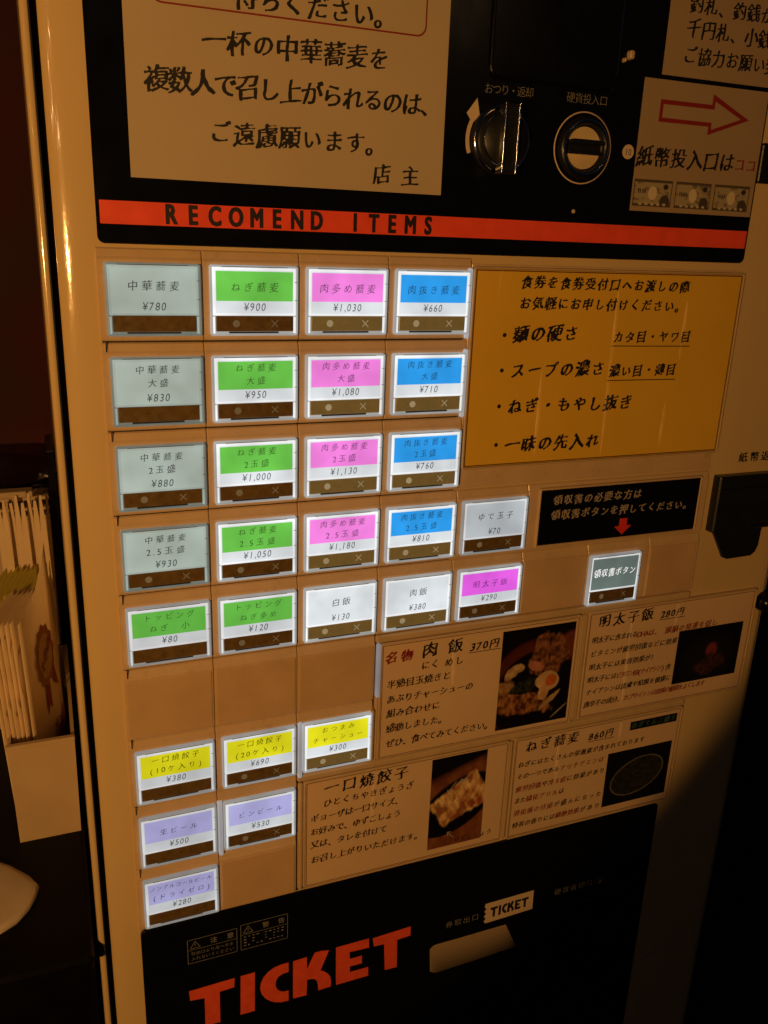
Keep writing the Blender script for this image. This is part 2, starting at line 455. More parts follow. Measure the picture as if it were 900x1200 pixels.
# ================================================================== THE TICKET MACHINE
mc = thing('ticket_machine', 'cream and black food ticket vending machine with rows of lit menu buttons', 'vending machine', (225, 1250, 250))

body = MB()
# left front strip, the dark gap and the rounded door edge
body.box(-24.5, 473, -560, 1245, 6, 520)
part(body, 'cabinet', M['cream'], mc)
g = MB()
def vstrip(mb, prof, d0, d1, smooth=True):
    a = mb.add([(x, d0, w) for x, w in prof]); b = mb.add([(x, d1, w) for x, w in prof])
    for i in range(len(prof)-1): mb.face((a[i], a[i+1], b[i+1], b[i]), smooth)
    return mb
vstrip(g, [(-24.6, 30)]+[(-22.6-2.0*math.cos(math.radians(a)), -1.0-2.0*math.sin(math.radians(a))) for a in range(0, 91, 15)]+[(-21.2, -3.0), (-20.9, -2.6), (-20.8, 5.9)], -560, 1245)
part(g, 'cabinet_edge', M['gloss'], mc)
part(MB().box(-20.7, -17.3, -560, 1245, 4.2, 5.9), 'door_gap', M['dark'], mc)
part(vstrip(MB(), [(-20.75, -2.0), (-20.2, -2.2), (-20.2, 4.5)], -560, 1245), 'gasket', M['dark'], mc)
d_ = MB()
prof = [(-17.2, 5.9), (-17.2, 3.5)]+[(-17.2+17*(1-math.cos(math.radians(a))), 4-4*math.sin(math.radians(a))) for a in range(5, 91, 5)]
prof += [(2, 0.05), (395, .05)]
prof += [(457, 0), (463, .3)]+[(463+8*math.sin(math.radians(a)), .3+8*(1-math.cos(math.radians(a)))) for a in range(10, 91, 10)]+[(471, 40)]
vstrip(d_, prof, -560, 1245)
part(d_, 'door', M['gloss'], mc)

# upper black panel
up = part(MB().loops((1.5, -560, 393.2, -1.2), [(0, .04), (0, -1.5), (.5, -2.0)], r=3.4, n=6), 'black_panel', M['black'], mc)
part(MB().loops((3.2, -20.6, 391.8, -10.1), [(0, -1.99), (0, -2.12)], r=.3), 'red_stripe', M['red'], up)
part(text(MB(), 'RECOMEND ITEMS', 31.0, 177, -15.5, 12.3, 'caps', -2.13, sx=.72, jitter=0), 'lettering', M['ink'], up)
# display window above the dials
dw = part(MB().loops((202, -420, 281, -90), [(0, -2.0), (0, -3.6), (.7, -4.0), (1.4, -3.8), (1.7, -3.4)], r=6, n=6), 'display_window', M['black'], mc)
part(MB().box(280.3, 281.1, -330, -98, -4.2, -3.2).box(277.8, 279.6, -91.6, -90.6, -4.2, -3.4), 'chrome_trim', M['chrome'], dw)
part(text(MB(), 'おつり・返却', 200.5, 230, -85.2, 5.6, 'fine', -2.0, jitter=0), 'lettering', M['greyink'], mc)
part(text(MB(), '硬貨投入口', 251, 277.8, -85.2, 5.6, 'fine', -2.0, jitter=0), 'lettering', M['greyink'], mc)
b10 = part(MB().lathe(295.3, -60.5, [(3.9, -2.0), (3.9, -2.12)], cap=True), 'coin_mark', M['creamink'], mc)
part(text(MB(), '10', 292.9, 297.7, -60.3, 5.0, 'plain', -2.13, sx=.85, jitter=0), 'lettering', M['ink'], b10)
# small bright screw, and ivory bumps standing in for reflected glints, on the black panel
for x, d in ((262.5, -26.8),):
    part(MB().lathe(x, d, [(1.2, -2.0), (1.1, -2.5), (.5, -2.9)], n=12), 'screw', M['brass'], mc)
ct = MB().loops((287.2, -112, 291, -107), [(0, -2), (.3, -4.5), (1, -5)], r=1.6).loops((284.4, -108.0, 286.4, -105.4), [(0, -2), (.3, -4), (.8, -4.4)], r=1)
part(ct, 'glint_bump', M['ivory'], mc)

# change-return dial
dl = part(MB().lathe(211.5, -60.5, [(17.6, -2.0), (17.6, -4.0), (16.8, -5.0), (15.0, -5.2), (14.4, -4.2), (13.8, -4.2), (13.6, -9.5), (12.6, -10.6), (0.5, -11.0)], n=56), 'return_dial', M['blackp'], mc)
part(MB().lathe(211.5, -60.5, [(17.0, -5.0), (16.4, -5.6), (15.4, -5.55), (15.0, -5.0)], n=56, cap=False), 'chrome_ring', M['chrome'], dl)
fin = MB().loops((207.2, -77.5, 216.2, -43.2), [(0, -8), (0, -13.5), (.5, -14.4), (1.2, -14.4), (1.5, -13.4)], r=1.2, n=3)
part(fin, 'dial_grip', M['blackp'], dl)
e_ = MB().loops((207.0, -77.8, 208.1, -43.0), [(0, -8), (0, -14.8), (.25, -15.0)], r=.4).loops((215.2, -77.8, 216.4, -43.0), [(0, -8), (0, -14.8), (.25, -15.0)], r=.4)
part(e_, 'chrome_edge', M['chrome'], dl)
part(MB().lathe(211.5, -60.5, [(13.7, -9.3), (13.3, -9.9), (12.9, -10.1)], n=56, cap=False), 'chrome_bead', M['chrome'], dl)
ar = []
for k in range(13):
    a = math.radians(158+58*k/12); ar.append((211.5+20.5*math.cos(a), -60.5+20.5*math.sin(a)))
a2 = [(211.5+18.3*math.cos(math.radians(158+58*k/12)), -60.5+18.3*math.sin(math.radians(158+58*k/12))) for k in range(12, -1, -1)]
ar = ar[:11]+[(190.8, -72.6), (196.6, -80.2), (198.6, -71.8)]+a2[2:]
part(MB().poly(ar, -2.0, .08), 'turn_arrow', M['creamink'], mc)

# coin slot
cs_ = part(MB().lathe(264.5, -60.3, [(18.9, -2.0), (18.9, -2.1), (18.2, -2.1)], n=56, cap=False), 'coin_slot', M['creamink'], mc)
part(MB().lathe(264.5, -60.3, [(16.4, -2.0), (16.0, -4.5), (14.8, -5.6), (13.2, -5.6), (12.2, -4.6), (11.9, -2.2)], n=56), 'slot_bezel', M['blackp'], cs_)
part(MB().lathe(264.5, -60.3, [(14.9, -5.6), (14.4, -5.95), (13.8, -5.95), (13.3, -5.6)], n=56, cap=False), 'bezel_ring', M['chrome'], cs_)
def moon(sgn):
    pts = []
    for k in range(19):
        a = math.radians(18+144*k/18); pts.append((264.5+11.0*math.cos(a), -60.3+sgn*11.0*math.sin(a)))
    return pts
for sg in (-1, 1): part(MB().poly(moon(sg), -2.25, .9), 'slot_cover', M['brass'], cs_)
part(MB().loops((253, -64.0, 276, -62.0), [(0, -2.2), (0, -6.4), (.3, -6.8)], r=.5).loops((253, -58.4, 276, -56.8), [(0, -2.2), (0, -6.0), (.3, -6.4)], r=.5), 'slot_guide', M['blackp'], cs_)
part(MB().loops((255, -64.5, 274, -63.9), [(0, -3), (.1, -6.9)], r=.2).loops((255, -57.0, 274, -56.5), [(0, -3), (.1, -6.5)], r=.2), 'guide_edge', M['chrome'], cs_)

# ---- button field: row profile + cells
DP = 45.05
def cell_mesh(wd=50.0, name='cell_plate', mat='plate', flat=False):
    """one cell of a row: sloping lip on top, front plate, undercut at the bottom (local origin = top left)"""
    mb = MB(); x0, x1 = .18, wd-.18
    pr = [(0.5, -.05), (1.2, -.9), (4.6, -1.75), (5.5, -2.25), (6.2, -2.45), (7.0, -2.35), (43.4, -2.35), (44.2, -2.1), (44.55, -1.5), (44.6, .1)]
    a = mb.add([(x0, d, .1) for d, w in pr]); 
    L0 = mb.add([(x0, d, w+.35) for d, w in pr]); L1 = mb.add([(x0+.45, d, w) for d, w in pr])
    R1 = mb.add([(x1-.45, d, w) for d, w in pr]); R0 = mb.add([(x1, d, w+.35) for d, w in pr]); z = mb.add([(x1, d, .1) for d, w in pr])
    for A, B in ((a, L0), (L0, L1), (L1, R1), (R1, R0), (R0, z)):
        for i in range(len(pr)-1): mb.face((A[i], B[i], B[i+1], A[i+1]))
    return mb
def place(proto, parent, x, d):
    """copy of a part and its sub-parts at another cell"""
    o = proto.copy(); COL.objects.link(o); o.parent = parent
    return o
MO = ORIG[mc.name]
def local(x, d, w=0): return Vector(((x-MO[0])/1000, (w-MO[2])/1000, -(d-MO[1])/1000))
cell50 = cell_mesh().build('cell_plate', M['plate'], mc, origin=(0, 0, 0), loc=local(0, 0))
cells = {}
def put_cell(i, j, src=cell50, first=[True]):
    if first[0] and src is cell50: o = src; first[0] = False
    else:
        o = src.copy(); COL.objects.link(o); o.parent = mc
    o.location = local(50*i, DP*(j-1)); cells[(i, j)] = o
layout = {1: 4, 2: 4, 3: 4, 4: 5, 5: 7, 6: 3, 7: 3, 8: 2, 9: 2}
for j, n in layout.items():
    for i in range(n): put_cell(i, j)
# long plates at the right of rows 3-5 and lips above the menu cards
def long_plate(x0, x1, j, name='long_plate'):
    o = cell_mesh(x1-x0).build(name, M['plate'], mc, origin=(0, 0, 0), loc=local(x0, DP*(j-1)))
    return o
long_plate(250, 393, 4); long_plate(350, 393, 5)
part(MB().box(-.2, 198, 6, 405.4, .02, 2), 'field_back', M['dark'], mc)
part(MB().loops((200.6, 3.5, 393, 134.6), [(0, .03), (0, -.5), (.3, -.7)], r=.5), 'blank_panel', M['plate'], mc)
# rails that carry the card pockets (rounded ledges between them)
for (x0, x1, d0, d1) in ((150.4, 393, 225.5, 231.0), (100.4, 404, 315.3, 320.5), (151, 154.0, 232, 316), (301.2, 307, 232, 314), (101, 104.6, 321.5, 404), (253.4, 256.6, 321.5, 403)):
    part(MB().loops((x0, d0, x1, d1), [(0, .03), (0, -1.2), (.7, -2.3), (1.4, -2.6)], r=1.6, n=4), 'pocket_rail', M['pocket'], mc)
# blank filler plates (matt, tan) in row 6, cell 2 of row 9, cell 6 of row 5, beside the receipt button
def blank(x0, x1, j):
    part(MB().loops((x0+1.2, DP*(j-1)+7.0, x1-1.2, DP*j-1.6), [(0, -2.3), (.15, -2.75), (.5, -2.9)], r=.8), 'blank_plate', M['blank'], mc)
for i in range(3): blank(50*i, 50*i+50, 6)
blank(50, 100, 9); blank(250, 300, 5); blank(350, 391.5, 5)
# chrome pins standing for LED light leaking at the left row ends, and the lit acrylic spacers
clip = MB().loops((0, 0, .9, 5.0), [(0, 0), (0, -2.0), (.2, -2.3)], r=.2)
c0 = clip.build('light_leak_pin', M['chrome'], mc, origin=(0, 0, 0), loc=local(1.9, 45.2))
for j in range(2, 9):
    o = c0.copy(); COL.objects.link(o); o.parent = mc; o.location = local(1.9, DP*j+.2)
for (x, d0, d1, lit) in ((197.3, 5.8, 44.5, 1), (197.5, 50.5, 90, 1), (151.0, 231, 268, .5), (100.4, 276.5, 316, .8), (50.0, 321.5, 361, .8), (148.0, 276.5, 314, .3)):
    part(MB().loops((x, d0, x+2.6, d1), [(0, -1), (0, -3.6), (.5, -4.3), (1.1, -4.5)], r=1.0, n=3), 'acrylic_spacer', M['pocket'] if lit < .5 else backlit((.86, .88, .95), .32*lit), mc)

# ---- push buttons (local origin = cell top left)
WHITE = (.84, .93, 1.0); DIMW = (.64, .82, .76)
GREEN = (.135, .52, .07); PINK = (.84, .22, .74); BLUE = (.025, .31, .80); YEL = (.76, .74, .012); LAV = (.46, .46, .84); MAG = (.78, .12, .82)
GREY = (.18, .24, .22)
frame_lit = {}
def fmat(k):
    if k not in frame_lit: frame_lit[k] = backlit((.80, .84, .84) if k > .61 else (.50, .60, .54), .34*k, .06)
    return frame_lit[k]
def mesh_of(mb, name, mat):
    me = bpy.data.meshes.new(name); me.from_pydata([(x/1000, w/1000, -d/1000) for x, d, w in mb.v], [], mb.f)
    me.polygons.foreach_set('use_smooth', mb.sm); me.materials.append(mat); tidy(me); me.update(); return me
def linked(name, me, parent):
    o = bpy.data.objects.new(name, me); COL.objects.link(o); o.parent = parent; return o
_mc = {}
def cached(key, fn, name, mat):
    k = (key, mat.name)
    if k not in _mc: _mc[k] = mesh_of(fn(), name, mat)
    return _mc[k]
HX0, HX1, HD0, HD1 = 3.3, 48.7, 7.2, 42.0
f_housing = lambda: MB().loops((HX0, HD0, HX1, HD1), [(0, -2.2), (0, -4.8), (.25, -5.3), (.9, -5.4), (1.15, -4.6), (1.2, -3.9)], r=1.2, n=3)
f_edge = lambda: MB().loops((4.55, 8.3, 47.5, 32.0), [(0, -3.9), (.1, -4.9), (.45, -5.15), (.8, -4.75)], r=.5, n=2).loops((4.55, 32.6, 5.5, 40.9), [(0, -3.9), (.1, -4.8)], r=.2).loops((46.5, 32.6, 47.5, 40.9), [(0, -3.9), (.1, -4.8)], r=.2)
f_card = lambda: MB().loops((5.75, 9.5, 46.3, 30.9), [(0, -4.7), (.1, -4.85)], r=.2)
f_band = lambda: MB().loops((6.2, 10.1, 45.9, 24.7), [(0, -4.86), (.05, -4.95)], r=.1)
f_keyb = lambda: MB().loops((5.9, 32.0, 46.2, 39.9), [(0, -4.0), (.1, -4.8), (.45, -5.0)], r=.5)
f_circ = lambda: MB().lathe(16.2, 35.9, [(1.85, -4.98), (1.8, -5.04)], n=24)
def f_cross():
    mb = MB()
    for s_ in (-1, 1): mb.poly([(36.2-1.7, 35.9-s_*1.7-.35), (36.2-1.7, 35.9-s_*1.7+.35), (36.2+1.7, 35.9+s_*1.7+.35), (36.2+1.7, 35.9+s_*1.7-.35)], -4.99-.02*s_, .05)
    return mb
f_tray = lambda: MB().loops((12.5, 40.0, 38.5, 40.9), [(0, -3.95), (.05, -4.3)], r=.2)
f_lip = lambda: MB().loops((9, 7.75, 43, 8.25), [(0, -4.4), (.1, -5.5)], r=.2)
f_ticks = lambda: MB().box(46.6, 48.2, 15.0, 15.25, -5.43, -5.38).box(46.6, 48.2, 24.0, 24.25, -5.43, -5.38)
marks_on = backlit((.62, .50, .28), .42, .0); marks_dim = backlit((.42, .30, .14), .22, .0)
key_on = pbr('lit_smoked_key', (.16, .10, .036), .3, var=.25, vscale=300, bump=.2, bscale=1500)
kb = key_on.node_tree.nodes['Principled BSDF']; kb.inputs['Emission Color'].default_value = (.62, .46, .13, 1); kb.inputs['Emission Strength'].default_value = .11
tk = pbr('grey_seam', (.10, .10, .09), .4)
inkl = ink('label_ink', (.02, .03, .03), .74); inkd = ink('label_ink_dark', (.012, .015, .015), .86); inkw = backlit((1, 1, 1), .9)
def push_button(i, j, lines, price, band, level, lab, mark=1, white=WHITE, dx=0, dd=0, dark=False, style='thin'):
    b = linked('push_button', cached('housing', f_housing, 'housing', fmat(round(min(1, level*1.0), 2))), mc)
    b.location = local(50*i+dx, DP*(j-1)+dd); b['label'] = lab
    def sub(key, fn, mat): return linked(key, cached(key, fn, key, mat), b)
    sub('light_edge', f_edge, backlit((.93, .97, 1.0) if level > .61 else (.58, .70, .64), round((.86 if level > .61 else .8)*level, 2), .03))
    sub('label_card', f_card, backlit(white, round(.76*level, 2), .05))
    if band: sub('colour_band', f_band, backlit(band, round(min(1.0, level*1.05), 2), .02))
    sub('key_bar', f_keyb, key_on if mark == 2 else M['key']); sub('tray_slot', f_tray, M['dark']); sub('top_clip', f_lip, tk); sub('seam', f_ticks, tk)
    if mark: 
        mm = marks_on if mark == 2 else marks_dim
        sub('circle_mark', f_circ, mm); sub('cross_mark', f_cross, mm)
    tb = MB(); n = len(lines)
    if n == 1: rows = [(lines[0], 18.0, 5.6)] if band != LAV else [(lines[0], 18.4, 5.0)]
    else: rows = [(lines[0], 13.6, 4.9), (lines[1], 20.3, 4.9)]
    if not price: rows = [(lines[0], 19.6, 6.4)]
    for s_, d, sz in rows:
        nw = sum(1.0 if is_wide(c) else .6 for c in s_)
        wid = min(nw*sz*1.18, 38.0)
        sz2 = min(sz, wid/nw*1.02)
        text(tb, s_, 26-wid/2, 26+wid/2, d, sz2, style, -4.95, t=.05, prop=True, sx=1)
    if tb.v: linked('name_lettering', mesh_of(tb, 'name_lettering', inkw if not price else (inkd if dark else inkl)), b)
    if price:
        tb = MB(); nw = sum(.30 if c == ',' else .56 for c in price); wid = nw*5.2
        text(tb, price, 26-wid/2, 26+wid/2, 27.6, 5.6, 'price', -4.95, sx=.86, t=.05, jitter=0, prop=True)
        linked('price_lettering', mesh_of(tb, 'price_lettering', inkd), b)
    return b
names = [(('中華蕎麦',), ('ねぎ蕎麦',), ('肉多め蕎麦',), ('肉抜き蕎麦',))]
prices = {1: ['¥780', '¥900', '¥1,030', '¥660'], 2: ['¥830', '¥950', '¥1,080', '¥710'],
          3: ['¥880', '¥1,000', '¥1,130', '¥760'], 4: ['¥930', '¥1,050', '¥1,180', '¥810']}
sz_l = {1: None, 2: '大盛', 3: '2玉盛', 4: '2.5玉盛'}
ban = [None, GREEN, PINK, BLUE]; bn = ['dim white', 'green', 'pink', 'blue']
for j in range(1, 5):
    for i in range(4):
        ln = [names[0][i][0]] + ([sz_l[j]] if sz_l[j] else [])
        push_button(i, j, ln, prices[j][i], ban[i], .60 if i == 0 else .98, f'{bn[i]} label button priced {prices[j][i]}',
                    mark=0 if (i == 0 and j < 3) else (1 if i == 0 or i == 1 else 2), white=DIMW if i == 0 else WHITE, dark=(i == 0))
push_button(4, 4, ['ゆで玉子'], '¥70', None, .66, 'pale label button priced ¥70', 1, (.74, .84, .92), dark=True)
push_button(0, 5, ['トッピング', 'ねぎ　小'], '¥80', GREEN, .72, 'green label button priced ¥80', 0)
push_button(1, 5, ['トッピング', 'ねぎ多め'], '¥120', GREEN, .82, 'green label button priced ¥120', 1)
push_button(2, 5, ['白飯'], '¥130', None, 1.0, 'white label button priced ¥130', 2, dark=True)
push_button(3, 5, ['肉飯'], '¥380', None, 1.0, 'white label button priced ¥380', 2, dark=True)
push_button(4, 5, ['明太子飯'], '¥290', MAG, .86, 'magenta label button priced ¥290', 1)
rb = push_button(6, 5, ['領収書ボタン'], '', None, .80, 'grey green receipt button with white letters', 1, GREY, dx=-1.6, dd=.6)
rb.scale = (.90, 1, 1.04)
push_button(0, 7, ['一口焼餃子', '(10ケ入り)'], '¥380', YEL, .70, 'yellow label button priced ¥380', 0, dark=True)
push_button(1, 7, ['一口焼餃子', '(20ケ入り)'], '¥690', YEL, .78, 'yellow label button priced ¥690', 1, dark=True)
push_button(2, 7, ['おつまみ', 'チャーシュー'], '¥300', YEL, 1.0, 'yellow label button priced ¥300', 2, dark=True)
push_button(0, 8, ['生ビール'], '¥500', LAV, .66, 'lavender label button priced ¥500', 0, dark=True)
push_button(1, 8, ['ビンビール'], '¥530', LAV, .76, 'lavender label button priced ¥530', 1, dark=True)
push_button(0, 9, ['ノンアルコールビール', '(ドライゼロ)'], '¥280', LAV, .62, 'lavender label button priced ¥280', 0, dark=True)

# ---- bill return unit at the right
bu = part(MB().loops((399, 139.5, 470, 180.3), [(0, 0), (0, -6), (1, -7)], r=.8), 'bill_acceptor', M['blackp'], mc)
part(MB().loops((399.6, 148.2, 469, 149.2), [(0, -7), (.2, -8.4)], r=.2), 'ridge', M['blackp'], bu)
part(MB().loops((431, 176.6, 469, 177.6), [(0, -7), (.2, -9.6)], r=.2), 'ridge', M['blackp'], bu)
part(MB().poly([(404, 180.2), (449, 180.2), (448.4, 196), (446.5, 200.5), (443, 203), (421, 203.5), (417, 202)], -.1, 2.2), 'flap', M['blackp'], mc)
part(text(MB(), '紙幣返却', 417.5, 458, 128.6, 7.4, 'bold', 0, sx=1.12, jitter=0), 'lettering', M['ink'], mc)
part(MB().lathe(466, 243, [(8, -.1), (8, -3), (7.6, -6), (6.3, -8.6), (4, -10.4), (1, -11.2)], n=32), 'lock_knob', M['black'], mc)
# black corner of the upper right unit
part(MB().loops((392.8, -72, 470, -49), [(0, .04), (0, -3), (.6, -3.6)], r=1.5), 'bill_slot_unit', M['blackp'], mc)

# ---- lower black panel with ticket slot
lo = MB(); X0, X1, D0, D1 = .3, 394, 406.2, 1000
sx0, sx1, sd0, sd1 = 200.5, 281, 483.4, 514
outer = lo.rr(X0, D0, X1, D1, 3.5, .02, 5); o2 = lo.rr(X0, D0, X1, D1, 3.5, -2.0, 5); lo.bridge(outer, o2)
o3 = lo.rr(X0+.4, D0+.4, X1-.4, D1-.4, 3.1, -2.4, 5); lo.bridge(o2, o3)
hole = lo.rr(sx0, sd0, sx1, sd1, 6, -2.4, 5); lo.bridge(o3, hole)
h2 = lo.rr(sx0+.6, sd0+.6, sx1-.6, sd1-.6, 5.4, -2.1, 5); lo.bridge(hole, h2)
h3 = lo.rr(sx0+1, sd0+.9, sx1-1, sd1-1, 5, -.12, 5); lo.bridge(h2, h3); lo.face(h3)
lp = part(lo, 'lower_panel', M['black'], mc)
part(MB().band([(262, 610.5), (420, 558)], .35, -2.41), 'panel_seam', M['greyink'], lp)
for k, (x0, x1, d0, d1) in enumerate(((28.3, 60, 421.8, 440.6), (62.6, 94, 420.4, 440.6))):
    mb = MB().band([(x0, d0), (x1, d0), (x1, d1), (x0, d1)], .28, -2.42, closed=True).band([(x0, d0+8.2), (x1, d0+8.2)], .22, -2.42)
    tx = x0+4.8
    mb.band([(tx, d0+1.6), (tx+3.2, d0+7), (tx-3.2, d0+7)], .3, -2.42, closed=True).band([(tx, d0+3.4), (tx, d0+5.4)], .4, -2.42)
    text(mb, ['注 意', '警 告'][k], x0+14, x1-1.5, d0+4.4, 4.8, 'plain', -2.42, jitter=0)
    if k == 0:
        text(mb, '取出口より奥へ手を', x0+2, x1-2, d0+11.4, 3.0, 'fine', -2.42, jitter=0); text(mb, '入れないでください', x0+2, x1-2, d0+15.6, 3.0, 'fine', -2.42, jitter=0)
    else:
        rs = random.Random(3)
        for r_ in range(4):
            for c_ in range(10):
                if rs.random() < .8: mb.band([(x0+2+c_*2.8, d0+10.2+r_*2.3), (x0+2+c_*2.8+rs.uniform(.8, 1.7), d0+10.2+r_*2.3)], rs.uniform(.4, .9), -2.42)
    part(mb, 'safety_print', M['greyink'], lp)
TK = [[(27.9,462.9),(57.9,462.3),(57.5,469.9),(47.8,470.3),(47.6,496.4),(37.7,495.8),(37.8,472.0),(28.4,471.0)],
 [(61.9,462.2),(71.5,462.2),(71.1,495.5),(61.3,495.3)],
 [(94.7,461.9),(89,461.9),(84.6,462.9),(80.4,465.4),(77.2,469),(75.4,473.5),(75.0,478),(76,482.6),(78.4,487.2),(81.8,490.9),(85.6,493.4),(89.5,494.8),(94.8,495.2),(94.8,486.3),(91.6,486.2),(88.6,484.6),(86.6,482),(85.6,478.6),(86.0,474.6),(87.8,471.6),(91,470.2),(94.8,470.0)],
 [(97.9,462.0),(107.6,461.6),(107.9,472.4),(110.5,466),(113.3,459.8),(118,459.7),(123.6,461.0),(117.6,476.7),(120.4,478.6),(123,481.4),(124.8,484.8),(125.5,489),(125.4,493.7),(116.2,494.0),(115.9,489),(115.2,485.4),(113.6,482.9),(111,481.9),(108.0,481.7),(107.7,495.1),(98.0,494.6)],
 [(128.6,460.4),(153.0,460.4),(153.3,468.6),(138.8,467.8),(139.1,474.0),(148.1,474.0),(148.3,480.9),(139.3,480.7),(139.4,485.8),(153.2,486.0),(153.5,493.9),(129.2,493.8)],
 [(155.9,461.3),(184.9,460.0),(185.1,468.2),(174.9,468.8),(175.5,493.7),(166.2,493.3),(164.8,469.3),(157.0,468.8)]]
for c in TK: part(MB().poly(c, -2.4, .12), 'letter', M['redt'], lp)
ic = [(246.4, 476.8), (244.9, 474.6), (246.6, 472.6), (244.9, 470.2), (246.6, 468), (244.9, 465.8), (246.4, 463.6), (244.9, 461.4), (245.3, 458.6), (286.5, 458.1), (286.9, 475.6)]
tkp = part(MB().poly(ic, -2.4, .1), 'ticket_symbol', M['creamink'], lp)
mb = MB()
for c in TK: mb.poly([(250+(x-27.9)*.207, 463+(d-461)*.27) for x, d in c], -2.51, .06)
part(mb, 'letter', M['ink'], lp)
part(text(MB(), '券取出口', 212.5, 241, 468.6, 6.2, 'fine', -2.4, jitter=0), 'lettering', M['greyink'], lp)
part(text(MB(), '硬貨返却口', 305, 341, 466.5, 6.2, 'fine', -2.4, jitter=0), 'lettering', M['greyink'], lp)
part(MB().lathe(349, 467.5, [(7.5, -2.4), (7.3, -6), (6.5, -7.5), (5, -7.6), (4.6, -6.6)], n=32), 'coin_return_knob', M['blackp'], lp)
part(MB().loops((335, 480, 385, 520), [(0, -2.4), (.6, -3.6), (1.6, -3.6), (2.0, -1.6)], r=5, n=5), 'coin_return_tray', M['blackp'], lp)

# ================================================================== PAPER LYING IN THE SLOT
tkt = thing('paper_ticket', 'plain cream paper ticket lying in the ticket outlet of the lower black panel', 'ticket', (238, 513, 0))
mb = MB(); n = 14; a = []; b = []
for k in range(n+1):
    u = k/n; x = 202.2+73.5*u
    a.append((202.2+63*u, 485.2+.5*math.sin(5*u), -.7-.3*u+.15*math.sin(7*u))); b.append((203.6+72.6*u, 512.4-3.4*u+(-3 if k == 0 else 0), -1.3-.3*u+.2*math.sin(5*u+1)))
ia = mb.add(a); ib = mb.add(b); ic_ = mb.add([(x, d, w+.25) for x, d, w in a]); id_ = mb.add([(x, d, w+.25) for x, d, w in b])
for k in range(n): mb.face((ia[k], ia[k+1], ib[k+1], ib[k]), True); mb.face((ic_[k], ic_[k+1], id_[k+1], id_[k]), True); mb.face((ib[k], ib[k+1], id_[k+1], id_[k]))
part(mb, 'sheet', M['kraft'], tkt)

# ================================================================== NOTICES ON THE UPPER PANEL
def sheet_mesh(x0, d0, x1, d1, w, t=.25, curl=.0):
    mb = MB(); nx, nd_ = 10, 10
    idx = mb.add([(x0+(x1-x0)*i/nx, d0+(d1-d0)*j/nd_, w-t-curl*(math.sin(i*.9+j*.4)*.5+.5)) for j in range(nd_+1) for i in range(nx+1)])
    for j in range(nd_):
        for i in range(nx):
            q = j*(nx+1)+i; mb.face((idx[q], idx[q+1], idx[q+nx+2], idx[q+nx+1]), True)
    k = mb.rr(x0, d0, x1, d1, .01, w, 1); k2 = mb.rr(x0, d0, x1, d1, .01, w-t, 1); mb.bridge(k, k2)
    return mb
n1 = thing('paper_notice', 'large cream paper notice with black brush writing and red frame at the top left', 'notice', (98, -31, -2))
part(sheet_mesh(18.2, -300, 178.2, -31.2, -2.02), 'sheet', M['paper'], n1)
mb = MB()
text(mb, '待ちください。', 68, 149, -111.6, 13.2, 'brush', -2.3)
text(mb, '一杯の中華蕎麦を', 52.5, 146.5, -92.4, 12.4, 'brush', -2.3)
text(mb, '複数人で召し上がられるのは、', 26.5, 175, -73.8, 12.8, 'brush', -2.3)
text(mb, 'ご遠慮願います。', 55, 146, -53.2, 12.2, 'brush', -2.3)
text(mb, '店', 138, 150, -39.6, 11.0, 'brush', -2.3); text(mb, '主', 154, 166, -39.2, 11.0, 'brush', -2.3)
part(mb, 'lettering', M['ink'], n1)
fr = MB(); o1 = fr.rr(30.5, -290, 165.6, -105, 5, -2.32, 6); o2 = fr.rr(31.3, -289, 164.8, -105.8, 4.4, -2.32, 6); fr.bridge(o1, o2)
part(fr, 'red_frame', M['redink'], n1)

n2 = thing('paper_notice', 'square cream notice with red outlined arrow and three printed banknotes', 'notice', (346, -29, -2))
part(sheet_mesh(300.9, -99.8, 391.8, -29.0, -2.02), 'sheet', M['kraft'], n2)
A1 = [(313.6, -89.6), (350.6, -89.6), (350.6, -95.4), (379.6, -83.4), (349.8, -73.2), (349.8, -77.8), (313.6, -77.8)]
cx = sum(p[0] for p in A1)/7; 
inner = [(315.8, -87.2), (352.7, -87.2), (352.7, -91.6), (373.2, -83.4), (351.9, -76.2), (351.9, -80.1), (315.8, -80.1)]
part(MB().polys([A1, inner], -2.28, .04), 'arrow', M['redink'], n2)
part(text(MB(), '紙幣投入口は', 301.2, 373.6, -58.8, 12.6, 'brush', -2.3), 'lettering', M['ink'], n2)
part(text(MB(), 'ココ', 373.2, 391.2, -58.2, 9.6, 'brush', -2.3), 'lettering', M['redink'], n2, 'red lettering')
rs_np = np.random.RandomState(11)
def vnoise(u, v, f, seed=0):
    r = np.random.RandomState(seed); g = r.rand(int(f)+3, int(f)+3)
    x = u*f; y = v*f; xi = np.floor(x).astype(int); yi = np.floor(y).astype(int); fx = x-xi; fy = y-yi
    fx = fx*fx*(3-2*fx); fy = fy*fy*(3-2*fy)
    return (g[yi, xi]*(1-fx)+g[yi, xi+1]*fx)*(1-fy)+(g[yi+1, xi]*(1-fx)+g[yi+1, xi+1]*fx)*fy
def fbm(u, v, f, seed=0): return sum(vnoise(u, v, f*2**k, seed+k)/2**(k+1) for k in range(4))/.94
